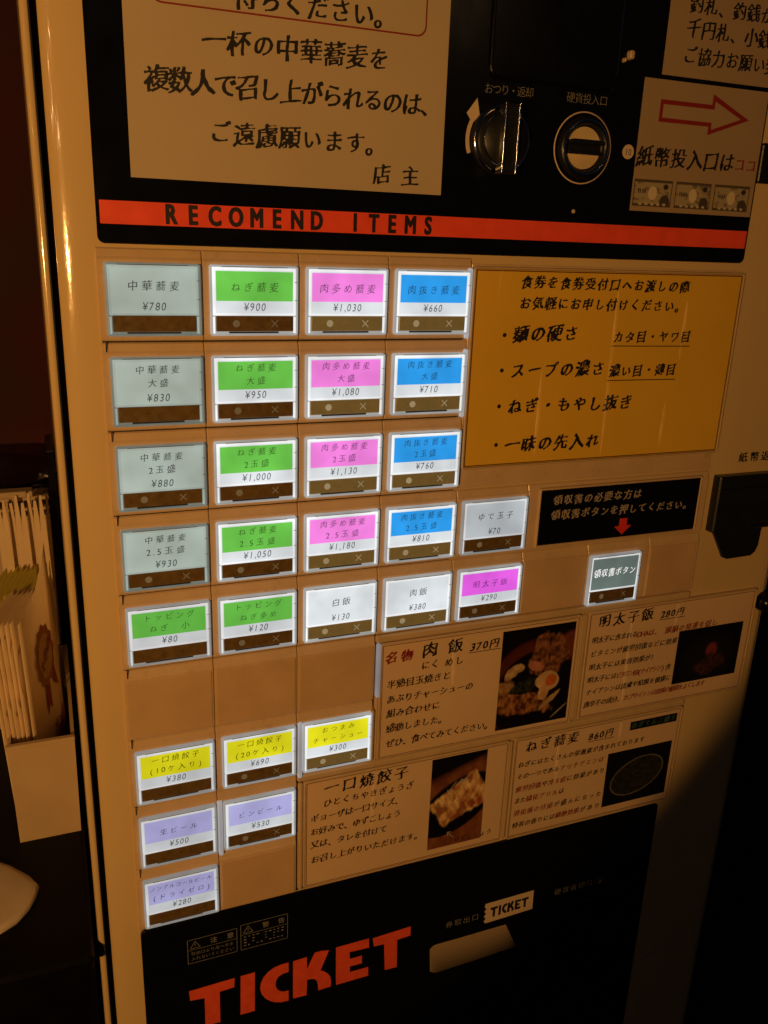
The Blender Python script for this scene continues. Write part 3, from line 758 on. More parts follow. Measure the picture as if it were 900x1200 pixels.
def printed(name, rect, w, paint, parent, nx=110, label=None):
    x0, d0, x1, d1 = rect; ny = max(8, int(nx*(d1-d0)/(x1-x0)))
    U, Vv = np.meshgrid(np.linspace(0, 1, nx+1), np.linspace(0, 1, ny+1)); col = paint(U, Vv)
    ox, od, ow = ORIG[parent.name]
    vs = np.stack([(x0+(x1-x0)*U-ox)/1000, np.full_like(U, (w-ow)/1000), -(d0+(d1-d0)*Vv-od)/1000], -1).reshape(-1, 3)
    q = (np.arange(ny)[:, None]*(nx+1)+np.arange(nx)[None, :]).ravel()
    me = bpy.data.meshes.new(name); me.from_pydata(vs.tolist(), [], np.stack([q, q+1, q+nx+2, q+nx+1], 1).tolist())
    at = me.color_attributes.new('print', 'FLOAT_COLOR', 'POINT')
    c4 = np.concatenate([np.clip(col, 0, 1), np.ones_like(col[..., :1])], -1).reshape(-1)
    at.data.foreach_set('color', c4); me.materials.append(M['photo'])
    o = bpy.data.objects.new(name, me); COL.objects.link(o); o.parent = parent
    if label: o['label'] = label
    return o
def canvas(U, col): return np.ones(U.shape+(3,))*np.array(col)
def lay(img, mask, col): m_ = np.clip(mask, 0, 1)[..., None]; return img*(1-m_)+np.array(col)*m_ if not isinstance(col, np.ndarray) or col.ndim < 3 else img*(1-m_)+col*m_
def ell(U, V, cx, cy, rx, ry, ang=0, asp=1.0, soft=.08, rough=0, seed=0):
    a = math.radians(ang); x = (U-cx); y = (V-cy)*asp
    X = (x*math.cos(a)+y*math.sin(a))/rx; Y = (-x*math.sin(a)+y*math.cos(a))/ry
    r = np.sqrt(X*X+Y*Y)
    if rough: r = r+rough*(fbm(U, V, 9, seed)-.5)*2
    return np.clip((1-r)/soft, 0, 1)
def note_paint(seed):
    def f(U, V):
        c = canvas(U, (.20, .16, .11)); n = fbm(U, V, 24, seed)
        c = c*(.5+n[..., None])
        c = lay(c, ((U > .03) & (U < .97) & (V > .06) & (V < .94)) & (fbm(U, V, 8, seed+9) > .4), np.array((.36, .30, .20)))
        c = lay(c, ((U > .02) & (U < .98) & ((V < .1) | (V > .9))) | (U < .03) | (U > .97), np.array((.09, .07, .05)))
        c = lay(c, ell(U, V, .5, .5, .12, .17, 0, .62, .1), np.array((.62, .52, .36)))
        c = lay(c, ell(U, V, .83, .34, .065, .10, 0, .62, .2), np.array((.30, .24, .17)))
        c = lay(c, ell(U, V, .83, .24, .075, .07, 0, .62, .2), np.array((.04, .03, .03)))
        c = lay(c, ell(U, V, .83, .80, .14, .17, 0, .62, .1), np.array((.07, .055, .045)))
        c = lay(c, ((U > .08) & (U < .34) & (np.abs(V-.45) < .07)) & (np.sin(U*110) > -.2), np.array((.08, .06, .05)))
        return lay(c, (U > .1) & (U < .9) & (np.abs(V-.92) < .05) & (np.sin(U*40) > 0), np.array((.5, .42, .3)))
    return f
for k, (x0, x1) in enumerate(((302.0, 329.6), (332.2, 358.6), (361.2, 388.6))):
    printed('banknote_print', (x0, -46.6, x1, -31.8), -2.3, note_paint(k*5+1), n2, 64)

n3 = thing('paper_notice', 'cream paper notice about small change in the top right corner, above the arrow notice', 'notice', (375, -102, -2))
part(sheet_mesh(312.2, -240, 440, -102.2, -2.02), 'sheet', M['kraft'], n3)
mb = MB()
text(mb, '釣札、釣銭が不足', 325, 407, -139.0, 10.4, 'brush', -2.3)
text(mb, '千円札、小銭で', 325, 398, -126.8, 11.0, 'brush', -2.3)
text(mb, 'ご協力お願い致し', 325, 406, -113.4, 10.8, 'brush', -2.3)
part(mb, 'lettering', M['ink'], n3)

# ================================================================== YELLOW NOTICE
def frame_line(x0, d0, x1, d1, w, wd=.45):
    mb = MB(); a_ = mb.rr(x0, d0, x1, d1, .3, w, 1); b_ = mb.rr(x0+wd, d0+wd, x1-wd, d1-wd, .2, w, 1); mb.bridge(a_, b_); return mb
def pocket(th, x0, d0, x1, d1, w=-2.0):
    """clear pocket that holds the card: rim and film"""
    part(MB().loops((x0-1.3, d0-1.3, x1+1.3, d1+1.3), [(0, .0), (0, w-.6), (.4, w-1.1), (1.0, w-1.1), (1.3, w-.6)], r=2.2, n=4, cap=False), 'pocket_rim', M['pocket'], th)
    part(MB().loops((x0, d0, x1, d1), [(0, w-.62), (.2, w-.66)], r=1.0), 'clear_film', M['film'], th)
CR = {}
def crease(th, x, d0, d1, w=-2.66, wd=2.6, lean=0):
    """a soft vertical wrinkle standing up in the clear film"""
    mb = MB(); prev = None; n = 14
    for k in range(n+1):
        u = k/n; s_ = math.sin(math.pi*u)**.6*wd+.02; xx = x+lean*u+.25*math.sin(4*u+x)
        cur = mb.add([(xx+s_*math.cos(a)*.5, d0+(d1-d0)*u, w-.02-s_*.2*math.sin(a)) for a in [math.pi*q/8 for q in range(9)]])
        if prev:
            for q in range(8): mb.face((prev[q], prev[q+1], cur[q+1], cur[q]), True)
        prev = cur
    part(mb, 'film_crease', M['crease'], th)
y = thing('yellow_notice', 'wide yellow notice with black brush writing right of the upper menu buttons', 'notice', (298, 121, 0))
part(sheet_mesh(202.6, 6.2, 394.2, 121.2, -2.0), 'sheet', M['yellow'], y)
part(frame_line(202.9, 6.5, 393.9, 120.9, -2.29, .6), 'border_line', M['lineink'], y)
mb = MB()
text(mb, '食券を食券受付口へお渡しの際', 231.5, 353.5, 13.6, 8.2, 'heavy', -2.3, rot=.6)
text(mb, 'お気軽にお申し付けください。', 231.5, 352, 25.4, 8.2, 'heavy', -2.3, rot=.6)
for d in (42.8, 63.4, 84.8, 108.4): mb.poly([(223.8+1.3*math.cos(a), d+1.3*math.sin(a)) for a in [k*.6283 for k in range(10)]], -2.3, .04)
text(mb, '麺の硬さ', 229, 275, 42.4, 11.2, 'heavy', -2.3)
text(mb, 'スープの濃さ', 229, 297, 63.8, 10.8, 'heavy', -2.3)
text(mb, 'ねぎ・もやし抜き', 229, 321, 85.6, 11.0, 'heavy', -2.3)
text(mb, '一味の先入れ', 229, 299, 109.2, 11.2, 'heavy', -2.3)
text(mb, 'カタ目・ヤワ目', 299.5, 359.5, 44.8, 8.2, 'heavy', -2.3); mb.band([(299, 49.9), (359.6, 50.6)], .55, -2.3)
text(mb, '濃い目・薄目', 299.5, 351.5, 65.6, 8.4, 'heavy', -2.3); mb.band([(299, 71.2), (351.6, 71.6)], .55, -2.3)
part(mb, 'lettering', M['ink'], y)
pocket(y, 202.4, 6.0, 394.4, 121.4)
for a in ((251, 62, 118), (300, 8, 120), (352.5, 22, 60), (346, 86, 118)): crease(y, *a)

# ================================================================== BLACK RECEIPT NOTICE
r = thing('receipt_notice', 'black notice with pale writing and a red arrow above the receipt button', 'notice', (322, 176, -2))
part(MB().loops((259, 139.9, 384.8, 176.6), [(0, -2.36), (0, -3.2), (.3, -3.4)], r=.5), 'plate', M['black'], r)
mb = text(MB(), '領収書の必要な方は', 267.5, 337, 147.2, 7.4, 'brush', -3.42, rot=.3)
text(mb, '領収書ボタンを押してください。', 267, 380, 157.4, 7.4, 'brush', -3.42, rot=.6)
part(mb, 'lettering', ink('pale_ink', (.46, .38, .30), .8), r)
part(MB().poly([(321.2, 163.6), (327.4, 163.6), (327.4, 168.8), (331.2, 168.8), (324.3, 175), (317.4, 168.8), (321.2, 168.8)], -3.42, .1), 'arrow', M['redarrow'], r)
part(MB().loops((257.4, 138.3, 386.4, 178.2), [(0, -2.3), (0, -3.3), (.4, -3.8), (1.1, -3.8), (1.5, -3.2)], r=1.2, n=3, cap=False), 'rim', M['plate'], r)

# ================================================================== MENU CARDS
GR = 'menu cards in clear pockets below the buttons'
def lit_tex(U, V, cols, f, seed):
    n = fbm(U, V, f, seed); n = np.clip((n-.25)*2, 0, 1)[..., None]; return np.array(cols[0])*(1-n)+np.array(cols[1])*n
def paint_bowl(U, V):
    A = 1.33; c = canvas(U, (.008, .005, .004)); n = fbm(U, V, 14, 3)
    rim = ell(U, V, .52, .66, .66, .74, -18, A, .06); rim2 = ell(U, V, .55, .72, .62, .66, -18, A, .04)
    c = lay(c, rim*(1-rim2)*.9, np.array((.13, .028, .012)))
    c = lay(c, ell(U, V, .98, .22, .22, .20, 0, A, .3), np.array((.26, .065, .03)))
    pork = ell(U, V, .66, .28, .28, .30, -30, A, .15, .5, 5); c = lay(c, pork, lit_tex(U, V, ((.07, .02, .01), (.48, .20, .09)), 30, 8))
    c = lay(c, ell(U, V, .5, .39, .13, .07, 25, A, .2, .4, 6), np.array((.62, .25, .17)))
    c = lay(c, ell(U, V, .20, .42, .14, .08, -35, A, .1, .5, 15), lit_tex(U, V, ((.45, .2, .08), (.75, .55, .3)), 18, 18))
    p2 = ell(U, V, .33, .75, .44, .17, 8, A, .15, .5, 21); c = lay(c, p2, lit_tex(U, V, ((.10, .025, .01), (.62, .27, .10)), 26, 28))
    c = lay(c, ell(U, V, .08, .58, .18, .10, -10, A, .15, .5, 31), lit_tex(U, V, ((.3, .12, .04), (.6, .38, .16)), 22, 3))
    c = lay(c, ell(U, V, .34, .58, .22, .10, -12, A, .12, .6, 41), lit_tex(U, V, ((.006, .006, .006), (.06, .07, .03)), 40, 44))
    c = lay(c, ell(U, V, .68, .57, .165, .135, 10, A, .05, .18, 51), np.array((.86, .58, .30)))
    c = lay(c, ell(U, V, .62, .68, .075, .12, 20, A, .08, .3, 52), np.array((.84, .50, .24)))
    c = lay(c, ell(U, V, .72, .565, .085, .085, 0, A, .12, .1, 53), np.array((.80, .20, .03)))
    c = lay(c, ell(U, V, .74, .76, .19, .045, -42, A, .12, .6, 61), np.array((.66, .45, .22)))
    c = lay(c, ell(U, V, .88, .90, .16, .012, -38, A, .2), np.array((.5, .42, .3)))
    return c*(.45+.55*n[..., None])
def paint_mentai(U, V):
    c = canvas(U, (.006, .006, .009)); c = lay(c, ell(U, V, .55, .45, .10, .12, 0, .75, .4, .2, 3), np.array((.26, .04, .03)))
    c = lay(c, ell(U, V, .53, .72, .26, .13, -8, .75, .3, .7, 9), lit_tex(U, V, ((.01, .008, .01), (.10, .03, .025)), 30, 7))
    return lay(c, ell(U, V, .5, .6, .5, .4, -8, .75, .5)*.15, np.array((.05, .04, .06)))
def paint_gyoza(U, V):
    A = 1.75; c = lit_tex(U, V, ((.16, .05, .02), (.30, .11, .04)), 8, 2)
    c = lay(c, np.clip((.20-V+.18*(0.5-U))*12, 0, 1), np.array((.006, .004, .003)))
    c = lay(c, ell(U, V, .50, .55, .80, .47, -32, A, .03), np.array((.05, .03, .025)))
    c = lay(c, ell(U, V, .50, .555, .78, .45, -32, A, .03), np.array((.005, .004, .004)))
    # block of fried dumplings
    x = U-.56; y = (V-.50)*A; a = math.radians(-27); X = x*math.cos(a)-y*math.sin(a)*-1; Y = -x*math.sin(a)*-1*-1+y*math.cos(a)
    X = x*math.cos(a)+y*math.sin(a); Y = -x*math.sin(a)+y*math.cos(a); n = (fbm(U, V, 9, 6)-.5)*.12
    blk = np.clip((.50-np.abs(X)+n)*20, 0, 1)*np.clip((.33+.10*X-np.abs(Y)+n)*20, 0, 1)
    tx = lit_tex(U, V, ((.42, .11, .03), (1.0, .72, .34)), 14, 33)*(.75+.25*np.abs(np.sin(X*22))[..., None])
    c = lay(c, blk, tx)
    return lay(c, blk*np.clip((fbm(U, V, 7, 77)-.56)*9, 0, .75), np.array((.22, .05, .015)))
def paint_negi(U, V):
    c = canvas(U, (.007, .007, .009)); A = .78
    e1 = ell(U, V, .50, .52, .42, .26, -16, A, .02); e2 = ell(U, V, .50, .52, .405, .247, -16, A, .02)
    c = lay(c, e1, np.array((.20, .17, .13)))
    return lay(c, e2, lit_tex(U, V, ((.010, .011, .008), (.038, .038, .02)), 34, 5))
def menu_card(x0, d0, x1, d1, label, lines, photo, creases=()):
    t = thing('menu_card', label, 'menu card', ((x0+x1)/2, d1, 0), GR)
    part(sheet_mesh(x0, d0, x1, d1, -2.0), 'sheet', M['wpaper'], t)
    part(frame_line(x0+.7, d0+.7, x1-.7, d1-.7, -2.29, .42), 'border_line', M['lineink'], t)
    mk, mr = MB(), MB()
    for s, a, b, d, sz, st, red in lines:
        if s == '_': (mr if red else mk).band([(a, d), (b, d)], sz, -2.3); continue
        text(mr if red else mk, s, a, b, d, sz, st, -2.3, prop=True, t=.03)
    part(mk, 'lettering', M['ink'], t)
    if mr.v: part(mr, 'lettering', M['redink'], t, 'red lettering')
    (rect, fn, nx) = photo; printed('printed_photo', rect, -2.31, fn, t, nx)
    pocket(t, x0, d0, x1, d1)
    for a in creases: crease(t, *a)
    return t
menu_card(154.6, 232.4, 300.2, 314.6, 'menu card with a photo of meat and egg rice, priced 370円', [
    ('名物', 156, 177, 242.4, 9.2, 'heavy', 1), ('肉', 181.5, 194, 240.6, 12, 'brush', 0), ('飯', 199.5, 212, 240.8, 12, 'brush', 0), ('370円', 216, 238.5, 243.0, 7.6, 'script', 0), ('_', 216, 239.2, 247.2, .5, '', 0),
    ('にく', 182, 195, 251.4, 7.2, 'brush', 0), ('めし', 198, 213, 251.6, 7.2, 'brush', 0),
    ('半熟目玉焼きと', 158.6, 204, 261.3, 7.0, 'brush', 0), ('あぶりチャーシューの', 158.8, 221, 272.0, 7.0, 'brush', 0), ('組み合わせに', 159.2, 197.5, 282.3, 7.0, 'brush', 0),
    ('感動しました。', 159.4, 203, 293.2, 7.0, 'brush', 0), ('ぜひ、食べてみてください。', 159.6, 238, 304.4, 7.0, 'brush', 0)],
    ((240.4, 235.6, 297.2, 310.6), paint_bowl, 120), ((205, 234, 270),))
menu_card(308.2, 231.8, 455.0, 313.4, 'menu card with a dark photo of cod roe rice, priced 280円', [
    ('明太子飯', 314.6, 363, 239.0, 11, 'brush', 0), ('280円', 368.2, 390, 240.4, 7.4, 'script', 0), ('_', 368, 390.8, 244.6, .5, '', 0),
    ('明太子に含まれる', 312, 350.5, 253.0, 5.7, 'small', 0), ('DHAは、', 350.5, 371, 253.6, 5.7, 'small', 1), ('頭脳の発達を促し', 374.5, 423, 253.8, 6.0, 'small', 1),
    ('ビタミンが疲労回復などに効果', 312, 387.5, 263.5, 5.7, 'small', 0), ('明太子には美容効果が！', 312, 370.5, 274.0, 5.7, 'small', 0),
    ('明太子には', 312, 337, 284.0, 5.6, 'small', 0), ('ビタミンB3(ナイアシン)', 337, 378.5, 284.2, 5.6, 'small', 1), ('含', 379, 386, 284.4, 5.6, 'small', 0),
    ('ナイアシンは皮膚や粘膜を健康に', 312, 387, 293.8, 5.6, 'small', 0),
    ('唐辛子の成分、', 311.6, 345, 303.6, 5.6, 'small', 0), ('カプサイシンは血液の循環をよくします', 346, 420, 303.8, 5.4, 'small', 1)],
    ((388.0, 256.4, 448.0, 300.2), paint_mentai, 90), ((344, 234, 312), (383, 233, 252)))
menu_card(105.8, 321.8, 252.6, 402.6, 'menu card with a photo of fried dumplings on a black dish', [
    ('一口焼餃子', 117, 178, 329.2, 11.0, 'brush', 0), ('ひとくちやきぎょうざ', 117.4, 181.5, 340.2, 6.8, 'brush', 0), ('ギョーザは一口サイズ、', 109.2, 174, 350.2, 6.8, 'brush', 0),
    ('お好みで、ゆずこしょう', 109.2, 173, 360.4, 6.8, 'brush', 0), ('又は、タレを付けて', 109.4, 163.5, 370.6, 6.8, 'brush', 0), ('お召し上がりいただけます。', 109.6, 190, 382.3, 6.8, 'brush', 0)],
    ((194.2, 323.8, 236.2, 397.0), paint_gyoza, 100), ((152, 323, 372),))
gy = [o for o in bpy.data.objects if o.name.startswith('menu_card')][-1]
mb = text(MB(), 'タレ', 215, 224.5, 346.0, 5.4, 'script', -2.34, prop=True); mb.band([(213.5, 344.5), (207, 353)], .5, -2.34).band([(207, 353), (207.4, 350)], .5, -2.34).band([(207, 353), (210, 351.6)], .5, -2.34)
mb.band([(209, 385.5), (214, 391)], .5, -2.34).band([(209, 385.5), (212, 385.8)], .5, -2.34).band([(209, 385.5), (209.6, 388.6)], .5, -2.34)
part(mb, 'photo_note', ink('white_ink', (.6, .55, .5), .8), gy)
part(text(MB(), 'ゆずこしょう', 214.5, 245, 393.6, 5.2, 'script', -2.34, prop=True), 'photo_note', M['lineink'], gy)
menu_card(258.4, 321.6, 401.6, 403.2, 'menu card with a dark photo of a leek topped bowl, priced 860円', [
    ('ねぎ蕎麦', 265.6, 312, 329.2, 10.6, 'brush', 0), ('860円', 319, 341.6, 331.2, 7.4, 'script', 0), ('_', 319, 342.2, 335.4, .5, '', 0),
    ('ねぎにはたくさんの栄養素が含まれております', 261.6, 371, 343.0, 5.5, 'small', 0), ('その一つである', 261.6, 297, 352.8, 5.6, 'small', 0), ('アリチアミンは', 297, 336, 353.0, 5.6, 'small', 1),
    ('疲労回復', 261.6, 283, 363.2, 5.6, 'small', 1), ('や', 283, 288.5, 363.2, 5.6, 'small', 0), ('冷え症', 288.5, 304, 363.2, 5.6, 'small', 1), ('に効果があり', 304, 338, 363.2, 5.6, 'small', 0),
    ('また', 261.6, 271, 373, 5.6, 'small', 0), ('硫化アリル', 271, 298, 373, 5.6, 'small', 1), ('は', 298, 304, 373, 5.6, 'small', 0),
    ('消化液の分泌', 261.6, 295, 383.6, 5.6, 'small', 1), ('が盛んになった', 295, 338, 383.6, 5.6, 'small', 0),
    ('特有の香りには', 261.6, 298, 394.0, 5.6, 'small', 0), ('鎮静効果', 298, 319, 394.0, 5.6, 'small', 1), ('があり', 319, 338, 394.0, 5.6, 'small', 0)],
    ((339.0, 349.6, 397.6, 396.6), paint_negi, 90), ((294, 324, 366), (347, 323, 340)))
ng = [o for o in bpy.data.objects if o.name.startswith('menu_card')][-1]
sp_ = part(MB().loops((355.6, 325.8, 398.6, 333.0), [(0, -2.3), (.05, -2.36)], r=.1), 'title_strip', M['blackp'], ng)
part(text(MB(), 'ねぎてんこ盛り', 356.5, 398, 329.4, 5.6, 'script', -2.37), 'lettering', ink('green_ink', (.07, .16, .09), .8), sp_)

# ================================================================== THINGS ON THE COUNTER (left, behind the machine's front)
CT = 398.5
bx = thing('sleeve_box', 'open ivory plastic box holding paper chopstick sleeves beside the ticket machine', 'box', (-49, CT, 180))
def tapered(mb, xa0, xb0, xa1, xb1, d0, d1, w0, w1):
    i = mb.add([(xa0, d0, w0), (xb0, d0, w0), (xb1, d1, w0), (xa1, d1, w0), (xa0, d0, w1), (xb0, d0, w1), (xb1, d1, w1), (xa1, d1, w1)])
    for q in ((0,1,2,3), (4,7,6,5), (0,4,5,1), (3,2,6,7), (0,3,7,4), (1,5,6,2)): mb.face([i[k] for k in q])
    return mb
part(tapered(MB(), -70.5, -28.3, -69, -29.2, 324, 398.4, 98, 100.2), 'front_wall', M['ivory'], bx)
part(tapered(MB(), -30.6, -28.2, -31.2, -29.1, 324, 398.4, 100.3, 243), 'side_wall', M['ivory'], bx)
part(tapered(MB(), -70.6, -68.6, -69.2, -67.4, 324, 398.4, 100.3, 243), 'side_wall', M['ivory'], bx)
part(tapered(MB(), -70.6, -28.2, -69.2, -29.1, 324, 398.4, 243.1, 245.4), 'back_wall', M['ivory'], bx)
part(MB().loops((-71.4, 321.2, -27.9, 324.2), [(0, 99.9), (0, 96.8), (.5, 96.2)], r=1), 'rim', M['ivory'], bx)
part(MB().box(-68, -31, 396.5, 398.2, 101, 242), 'base', M['ivory'], bx)

SG = 'paper sleeves filed in the ivory box'
def leaf(name, label, cat, mat, near, far, top0, top1, bot, grp=None, t=.35, lean=0, pw=1.0):
    """upright sheet standing in the box: near and far = (x, w) of its two upright edges"""
    (xn, wn), (xf, wf) = near, far
    th = thing(name, label, cat, ((xn+xf)/2, bot, (wn+wf)/2), grp)
    v = Vector((xf-xn, wf-wn)); nrm = Vector((-v.y, v.x)).normalized()*t
    mb = MB()
    def q(x, w, d, s): 
        k = (bot-d)/150*lean; return (x+nrm.x*s-k, d, w+nrm.y*s)
    N = 8; fr_, bk = [], []
    for i in range(N+1):
        u = i/N; x = xn+(xf-xn)*u; w = wn+(wf-wn)*u; bow = 1.2*math.sin(math.pi*u)
        top = top0+(top1-top0)*u**pw
        fr_.append([q(x+nrm.x/t*bow, w+nrm.y/t*bow, top, 0), q(x+nrm.x/t*bow*.6, w+nrm.y/t*bow*.6, (top+bot)/2, 0), q(x, w, bot, 0)])
        bk.append([q(x+nrm.x/t*bow, w+nrm.y/t*bow, top, 1), q(x+nrm.x/t*bow*.6, w+nrm.y/t*bow*.6, (top+bot)/2, 1), q(x, w, bot, 1)])
    fi = [mb.add(c) for c in fr_]; bi = [mb.add(c) for c in bk]
    for A, s_ in ((fi, 0), (bi, 1)):
        for i in range(N):
            for k in range(2): mb.face((A[i][k], A[i+1][k], A[i+1][k+1], A[i][k+1]), True)
    for i in range(N): mb.face((fi[i][0], fi[i+1][0], bi[i+1][0], bi[i][0]))
    for k in range(2):
        mb.face((fi[0][k], fi[0][k+1], bi[0][k+1], bi[0][k])); mb.face((fi[N][k], fi[N][k+1], bi[N][k+1], bi[N][k]))
    part(mb, 'sheet', mat, th)
    return th
# the large printed sleeve in front
def on_leaf(near, far, u, d, off, lean=0, bot=395):
    (xn, wn), (xf, wf) = near, far; v = Vector((xf-xn, wf-wn)); nrm = Vector((-v.y, v.x)).normalized()
    bow = 1.2*math.sin(math.pi*u)*min(1, max(0, (bot-d)/150)); k = (bot-d)/150*lean
    return (xn+v.x*u+nrm.x*(bow-off)-k, d, wn+v.y*u+nrm.y*(bow-off))
NE, FA = (-52.5, 112), (-32.5, 168)
big = leaf('printed_sleeve', 'large cream paper sleeve with a brown rosette print, rightmost in the ivory box', 'paper sleeve', M['pink'], NE, FA, 241, 205, 395, SG, lean=4, pw=3.0)
def leafprint(name, mat, pts, off=.3, th=big):
    """flat print that follows the sheet: pts = (u, d)"""
    mb = MB(); tris = tessellate_polygon([[Vector((u*60, d, 0)) for u, d in pts]])
    i = mb.add([on_leaf(NE, FA, u, d, off, 4) for u, d in pts])
    for t_ in tris: mb.face([i[k] for k in t_])
    return part(mb, name, mat, th)
C0 = (.60, 282); ro = []
for k in range(48):
    a = 2*math.pi*k/48; rr_ = 1+.06*math.cos(a*12)
    ro.append((C0[0]+.27*rr_*math.cos(a), C0[1]+23*rr_*math.sin(a)))
leafprint('ribbon', M['maroon'], [(.52, 300), (.66, 300), (.66, 326), (.59, 321), (.52, 328)], .7)
leafprint('ribbon', M['maroon'], [(.70, 298), (.82, 292), (.90, 314), (.80, 310)], .75)
leafprint('rosette', M['badge'], ro, 1.0)
leafprint('rosette_centre', pbr('tan_print', (.46, .29, .12), .5), [(C0[0]+.20*math.cos(a), C0[1]+17*math.sin(a)) for a in [k*.26 for k in range(24)]], 1.4)
leafprint('swash', M['maroon'], [(.45, 386), (.52, 368), (.64, 357), (.80, 350), (.97, 330), (.97, 394), (.45, 394)], .9)
mb = MB(); 
for gi, ch in enumerate('大好評'):
    vs, fs = filled(ch, 'brush')
    i = mb.add([on_leaf(NE, FA, C0[0]-.17+.115*gi+px*.12, C0[1]+6-gi*6-(py-.34)*11, 1.8, 4) for px, py in vs])
    for f in fs: mb.face([i[k] for k in f])
part(mb, 'lettering', M['maroon'], big)
mb = MB()
for ch, (u, d) in (('お', (.62, 345)), ('り', (.68, 366))):
    vs, fs = filled(ch, 'thin')
    i = mb.add([on_leaf(NE, FA, u+px*.22, d-(py-.34)*21, 1.2, 4) for px, py in vs])
    for f in fs: mb.face([i[k] for k in f])
part(mb, 'lettering', M['redink'], big)
words = ['directly left of the rosette sleeve', 'second left of the rosette sleeve', 'third left of the rosette sleeve', 'fourth left of the rosette sleeve', 'fifth left of the rosette sleeve', 'leftmost in the ivory box']
for k in range(6):
    xo = 3.0+2.7*k
    leaf('paper_sleeve', 'plain pinkish cream paper sleeve, '+words[k], 'paper sleeve', M['pink'], (-53.2-xo, 113+1.5*(k % 2)), (-33.6-xo, 166), 241+random.uniform(-2, 2), 238+random.uniform(-2, 2), 395, SG, lean=5+.5*k, t=.5)
yw = ['rightmost and tallest of the fanned cards', 'second from the right of the fanned cards', 'third from the right of the fanned cards', 'fourth from the right of the fanned cards', 'fifth from the right of the fanned cards', 'third from the left of the fanned cards', 'second from the left of the fanned cards', 'leftmost of the fanned cards']
for k in range(8):
    xo = (0, 6.0, 8.6, 12.4, 15.6, 20.0, 23.0, 27.5)[k]
    leaf('yellow_card', 'yellow green card standing behind the sleeves, '+yw[k], 'card', M['yg'], (-49-xo, 168+2*k), (-34.5-xo, 215+2*k), 245+.5*k, 238+.7*k, 394, 'yellow green cards in the box', lean=3, t=.4)
# bundle of pale wrapped chopsticks / picks behind the cards
for k in range(8):
    xo = k*4.3; t = thing('wrapped_pick', 'pale paper wrapped pick standing behind the yellow cards, '+['rightmost', 'second from right', 'third from right', 'fourth from right', 'fifth from right', 'sixth from right', 'second from left', 'leftmost'][k]+' of the bundle', 'wrapped pick', (-37-xo, 390, 222), 'wrapped picks behind the cards')
    xm = -36.5-xo; wm = 222+4*(k % 3); dt = 186+5*(k % 2)+(2 if k > 4 else 0)
    mb = MB(); pr = [(2.1, 270), (2.0, 225), (1.7, 205), (.9, 192), (.7, dt)]
    prev = None
    for rr2, dd in pr:
        cur = mb.add([(xm-(270-dd)*.02-1.1*rr2, dd, wm-.5), (xm-(270-dd)*.02+1.1*rr2, dd, wm-.5), (xm-(270-dd)*.02+1.1*rr2, dd, wm+.5), (xm-(270-dd)*.02-1.1*rr2, dd, wm+.5)])
        if prev: mb.bridge(prev, cur)
        prev = cur
    mb.face(prev)
    mb.box(xm-1.6, xm+1.6, 270, 392, wm-.5, wm+.5)
    part(mb, 'wrapper', M['pink'], t)

# ivory slotted basket behind
bk = thing('slotted_basket', 'ivory plastic basket with a slotted rim standing behind the paper sleeves', 'basket', (-75, CT, 300))
part(MB().loops((-125, 214, -32.6, 398), [(0, 340), (0, 253), (.6, 252)], r=2), 'bin', M['ivory'], bk)
for k, (d0, d1) in enumerate(((195.5, 198.5), (204.5, 207.0), (211.5, 214))):
    part(MB().loops((-125, d0, -32.4, d1), [(0, 258), (0, 252.5), (.3, 252)], r=.6), 'rim_rail', M['ivory'], bk)
post = MB().box(-.8, .8, 0, 16, 0, 4).build('rim_post', M['ivory'], bk, origin=(0, 0, 0))
BO = ORIG[bk.name]
for k in range(16):
    o = post if k == 0 else post.copy()
    if k: COL.objects.link(o); o.parent = bk
    x, d, w = -34-5.9*k, 198, 253
    o.location = ((x-BO[0])/1000, (w-BO[2])/1000, -(d-BO[1])/1000)
part(MB().loops((-72, 190.5, -44, 195.4), [(0, 262), (0, 251), (.5, 250.4)], r=1), 'label_tab', M['ivory'], bk)

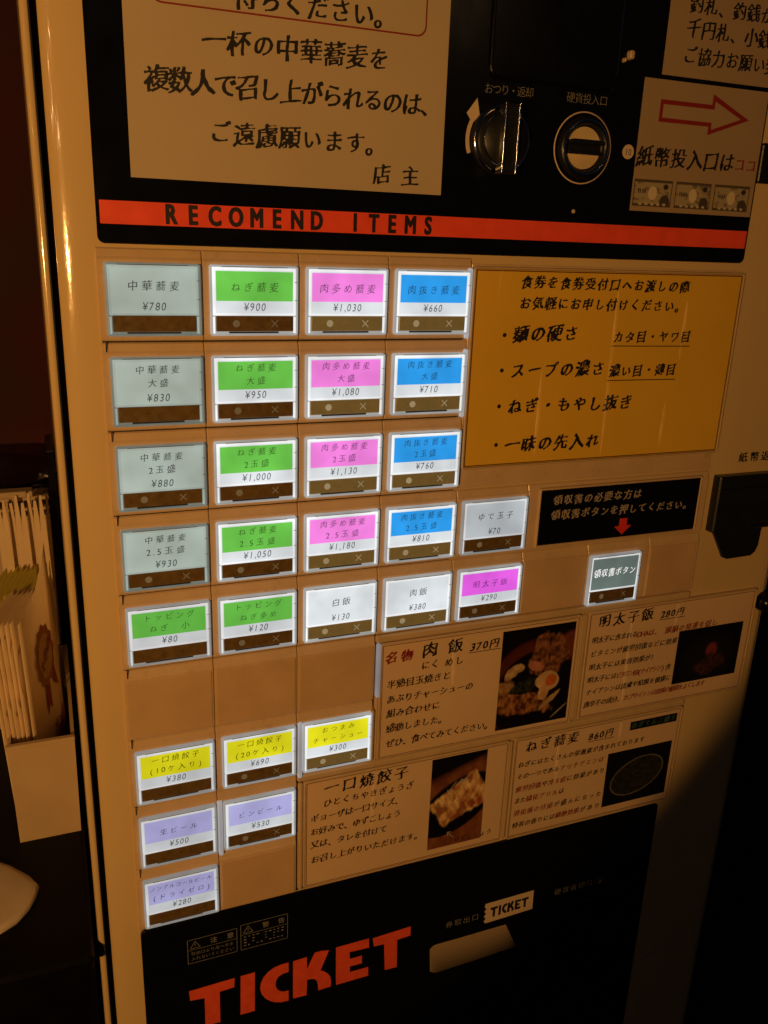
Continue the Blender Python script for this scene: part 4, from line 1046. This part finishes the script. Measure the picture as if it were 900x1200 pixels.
# round jar with an orange paper band
jr = thing('glass_jar', 'wide glass jar with rust orange paper bands behind the slotted basket', 'jar', (-90, CT, 420))
part(MB().vlathe(-88, 425, [(62, 398), (62, 245), (64, 226), (66.5, 217), (68, 217), (66.5, 219.5), (64.5, 227), (61, 245), (61, 396)], n=48, cap=False), 'bowl', M['glass'], jr)
for a0, a1 in ((-88, -58), (-118, -100), (-46, -20)):
    part(MB().vlathe(-88, 425, [(63.4, 252), (66.3, 227)], n=16, cap=False, a0=a0-2, a1=a1+2), 'paper_band', M['orange'], jr)
mb = MB()
for gi, ch in enumerate('te.'):
    vs, fs = filled(ch, 'script'); vv = []
    for px, py in vs:
        a, b_ = -50+gi*6+px*13, 241-(py-.34)*13
        an = math.radians(-90+math.degrees((a+88)/66)); rr2 = 66.1+(241-b_)*.12; vv.append((-88+rr2*math.cos(an), b_, 425+rr2*math.sin(an)))
    i = mb.add(vv)
    for f in fs: mb.face([i[q_] for q_ in f])
part(mb, 'lettering', M['maroon'], jr)

# black upright between the box and the machine
pl = thing('black_upright', 'slim black upright panel standing between the basket and the machine side', 'panel', (-28, CT, 300))
part(MB().loops((-31.6, 165, -26.2, CT), [(0, 330), (0, 271), (.6, 270)], r=1.5), 'panel', M['black'], pl)
part(MB().loops((-31.9, 163, -26.0, 165.2), [(0, 330), (0, 270.4), (.5, 269.8)], r=.8), 'cap', M['blackp'], pl)

# folded cloth on the counter
cl = thing('folded_cloth', 'folded white cloth with a pointed corner lying on the black counter', 'cloth', (-95, CT, 55))
def clo(x, w): return x, w
out_ = [(x_, w_-7) for x_, w_ in [(-190, 95), (-150, 100), (-110, 97), (-88, 90), (-74, 78), (-63, 65), (-57.5, 54.5), (-59, 47), (-63, 37), (-70, 28), (-80, 22), (-110, 14), (-150, 10), (-190, 12)]]
mb = MB(); n = len(out_); cxx = sum(p[0] for p in out_)/n; cww = sum(p[1] for p in out_)/n; prev = None
for s_, h in ((1.0, 0), (1.012, 1.5), (1.0, 3.6), (.985, 4.4), (.9, 5.2), (.6, 6.0), (.25, 5.6)):
    cur = mb.add([(cxx+(x-cxx)*s_, CT-.15-h-.5*math.sin(k*1.7+s_*9)*(h > 4), cww+(w-cww)*s_) for k, (x, w) in enumerate(out_)])
    if prev: mb.bridge(prev, cur, True)
    prev = cur
mb.face(prev, True)
part(mb, 'cloth', M['cloth'], cl)

bpy.data.objects.remove(_to); bpy.data.curves.remove(_tc)
bpy.data.objects.remove(_fo); bpy.data.curves.remove(_fc)
